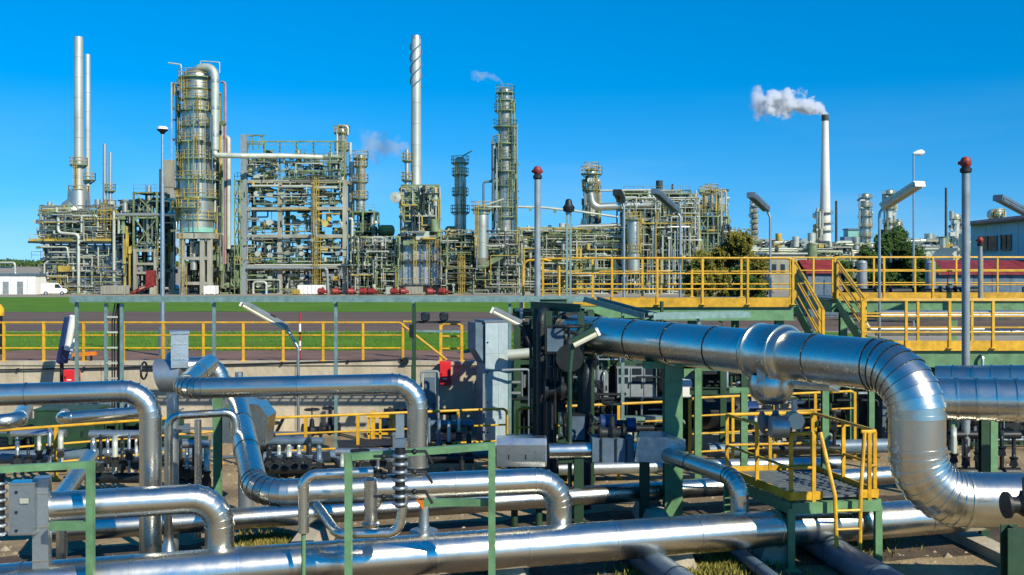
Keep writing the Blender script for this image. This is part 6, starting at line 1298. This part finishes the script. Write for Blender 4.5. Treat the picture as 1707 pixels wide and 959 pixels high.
# ---------------------------------------------------------------- trees
def leafmat(name, c1, c2):
    m = mat(name, c1, .7, 0, var=.3, scale=2.2, col2=c2, spec=.25); return m
LEAF1 = leafmat('autumn_leaves', (.20, .165, .022), (.05, .075, .012)); LEAF2 = leafmat('dark_leaves', (.055, .11, .02), (.02, .05, .012)); BARK = mat('bark', (.09, .06, .04), .9, 0, var=.3, scale=4)
def tree(label, px, ytop, ybot, wpx, d, m, seed, n=15000, name='bush_tree', leaf=.13):
    rnd = random.Random(seed); s = d / F; zb = gz(d); c = V((P(px, 0, d).x, d, zb)); H = P(0, ytop, d).z - zb; W = wpx * s / 2; t = thing(name, label, 'tree', c)
    MB().tube([c, c + V((.05, 0, H * .2)), c + V((-.05, 0, H * .5))], .2, 8, True, [.2, .15, .08]).build('trunk', BARK, t)
    cl = []
    for i in range(46):
        a = rnd.uniform(0, 6.28); r = math.sqrt(rnd.random()); z = rnd.uniform(.16, .93); wz = math.sqrt(max(.05, 1 - ((z - .42) / .62) ** 2))
        p = c + V((math.cos(a) * r * W * wz * .85, math.sin(a) * r * W * wz * .8, z * H)); cl.append((p, rnd.uniform(.08, .21) * min(W, H)))
        if i < 9: MB().tube([c + V((0, 0, H * rnd.uniform(.1, .3))), (c + p) / 2 + V((0, 0, H * .15)), p], .05, 5, True, [.09, .05, .02]).build('limb', BARK, t)
    mb = MB()
    for _ in range(n):
        p, r = cl[min(len(cl) - 1, int(rnd.random() * len(cl)))]
        v = V((rnd.gauss(0, 1), rnd.gauss(0, 1), rnd.gauss(0, 1))).normalized() * r * (rnd.random() ** .4) * (1.15 if rnd.random() < .9 else 1.7); q = p + v
        if q.z < zb + .15: continue
        u = V((rnd.gauss(0, 1), rnd.gauss(0, 1), rnd.gauss(0, 1))).normalized(); w_ = u.orthogonal().normalized(); l = leaf * rnd.uniform(.6, 1.4)
        mb.add([q - u * l, q + w_ * l * .45, q + u * l, q - w_ * l * .45], [(0, 1, 2, 3)])
    mb.build('crown', m, t, smooth=False); return t
tree('brownish autumn bush tree behind the upper left platform', 1206, 388, 480, 150, 66, LEAF1, 3, 26000); tree('small brownish bush at the left foot of the autumn tree', 1168, 425, 480, 60, 62, LEAF1, 4, 7000)
tree('dark green bushy tree behind the right vent pipes', 1490, 380, 470, 125, 72, LEAF2, 5, 22000); tree('dark green shrub hugging the bushy tree', 1452, 408, 470, 60, 70, LEAF2, 6, 7000)
tree('wide dark shrub behind the right platform railing', 1530, 428, 485, 90, 54, LEAF2, 18, 9000); tree('low dark shrub left of the bushy tree behind the stairs', 1420, 432, 485, 70, 66, LEAF2, 19, 7000)
tree('dark shrub under the autumn tree behind the platform railing', 1240, 440, 485, 70, 58, LEAF2, 8, 6000)
rnd = random.Random(9); mb = MB(); d = 1000
for _ in range(14000):
    x = rnd.uniform(-560, 640); h = 6 + 1.2 * math.sin(x * .021) + .8 * math.sin(x * .083) + .6 * math.sin(x * .31); y = d + rnd.uniform(-25, 25); z = gz(d) + h * rnd.random() ** .7; l = rnd.uniform(.8, 1.9)
    u = V((rnd.gauss(0, 1), rnd.gauss(0, .6), rnd.gauss(0, 1))).normalized(); w_ = u.orthogonal().normalized(); q = V((x, y, z)); mb.add([q - u * l, q + w_ * l * .6, q + u * l, q - w_ * l * .6], [(0, 1, 2, 3)])
o = mb.build('far_wood', LEAF2, None, smooth=False); tag(o, 'dark line of far woodland along the horizon', 'wood', kind='stuff')

# ---------------------------------------------------------------- steam plumes (volumes)
def plume(label, d, px0, px1, py0, py1, outlet, dens, seed, tilt=.6, nscale=1.9, r0=.16, r1=.62, thr=.42, col=(.93, .965, 1.0)):
    s = d / F; c = P((px0 + px1) / 2, (py0 + py1) / 2, d); hx = (px1 - px0) / 2 * s; hz = (py1 - py0) / 2 * s
    mb = MB().box((0, 0, 0), (2, 2, 2)); o = mb.build('steam_plume', None or MATS['white_paint'], None, smooth=False); o.location = c; o.scale = (hx, hz * 1.0, hz)
    m = bpy.data.materials.new('steam'); m.use_nodes = True; T = m.node_tree; T.nodes.remove(T.nodes['Principled BSDF']); out = T.nodes['Material Output']
    def N(op, a, b=None, clamp=False):
        q = T.nodes.new('ShaderNodeMath'); q.operation = op; q.use_clamp = clamp
        for i, v in enumerate((a, b)):
            if v is None: continue
            if isinstance(v, (int, float)): q.inputs[i].default_value = v
            else: T.links.new(v, q.inputs[i])
        return q.outputs[0]
    tc = T.nodes.new('ShaderNodeTexCoord'); sx = T.nodes.new('ShaderNodeSeparateXYZ'); T.links.new(tc.outputs['Object'], sx.inputs[0]); x, y, z = sx.outputs
    v = N('SUBTRACT', outlet[0], x)                                   # distance downwind of the outlet
    rise = N('MULTIPLY', N('SUBTRACT', 1.0, N('POWER', 2.718, N('MULTIPLY', v, -3.2))), tilt)
    zc = N('ADD', rise, outlet[1]); dz = N('SUBTRACT', z, zc); dist = N('SQRT', N('ADD', N('MULTIPLY', y, y), N('MULTIPLY', dz, dz)))
    R = N('ADD', N('MULTIPLY', N('SQRT', N('MAXIMUM', v, 0.0)), r1 - r0), r0)
    f = N('SUBTRACT', 1.0, N('DIVIDE', dist, R))
    mp = T.nodes.new('ShaderNodeMapping'); mp.inputs['Scale'].default_value = (hx / hz, 1, 1); mp.inputs['Location'].default_value = (seed, seed * .3, 0); T.links.new(tc.outputs['Object'], mp.inputs[0])
    nz = T.nodes.new('ShaderNodeTexNoise'); nz.inputs['Scale'].default_value = nscale; nz.inputs['Detail'].default_value = 5; nz.inputs['Roughness'].default_value = .58; T.links.new(mp.outputs[0], nz.inputs['Vector'])
    g = N('ADD', N('MULTIPLY', N('SUBTRACT', nz.outputs[0], .5), 2.6), f)
    fade = N('MULTIPLY', N('MULTIPLY', N('ADD', x, 1.0), 2.2, True), N('MULTIPLY', N('ADD', v, .06), 16.0, True))
    dn = N('MULTIPLY', N('MULTIPLY', N('MULTIPLY', N('SUBTRACT', g, thr), 3.0, True), fade), dens)
    pv = T.nodes.new('ShaderNodeVolumePrincipled'); pv.inputs['Color'].default_value = (*col, 1); pv.inputs['Anisotropy'].default_value = .25; T.links.new(dn, pv.inputs['Density']); T.links.new(pv.outputs[0], out.inputs['Volume'])
    o.data.materials.clear(); o.data.materials.append(m); tag(o, label, 'steam', kind='stuff'); return o
plume('white steam plume drifting left from the pale power station chimney', 520, 1252, 1382, 140, 208, (.925, -.52), 1.1, 2.0, r0=.24, r1=.80, thr=.30, tilt=.62)
plume('thin grey steam wisp drifting left from the tall banded column', 176, 784, 842, 110, 148, (.9, -.6), .38, 5.0, r0=.14, r1=.55, tilt=.75, thr=.3)
plume('soft grey steam cloud drifting left of the spiral chimney', 186, 600, 692, 214, 276, (.78, -.1), .3, 9.0, r0=.3, r1=.95, tilt=.15, thr=.3)
for (l, g), n in LABELS.items():
    if len(n) > 1 and not g: print('DUPLICATE LABEL', l, n)
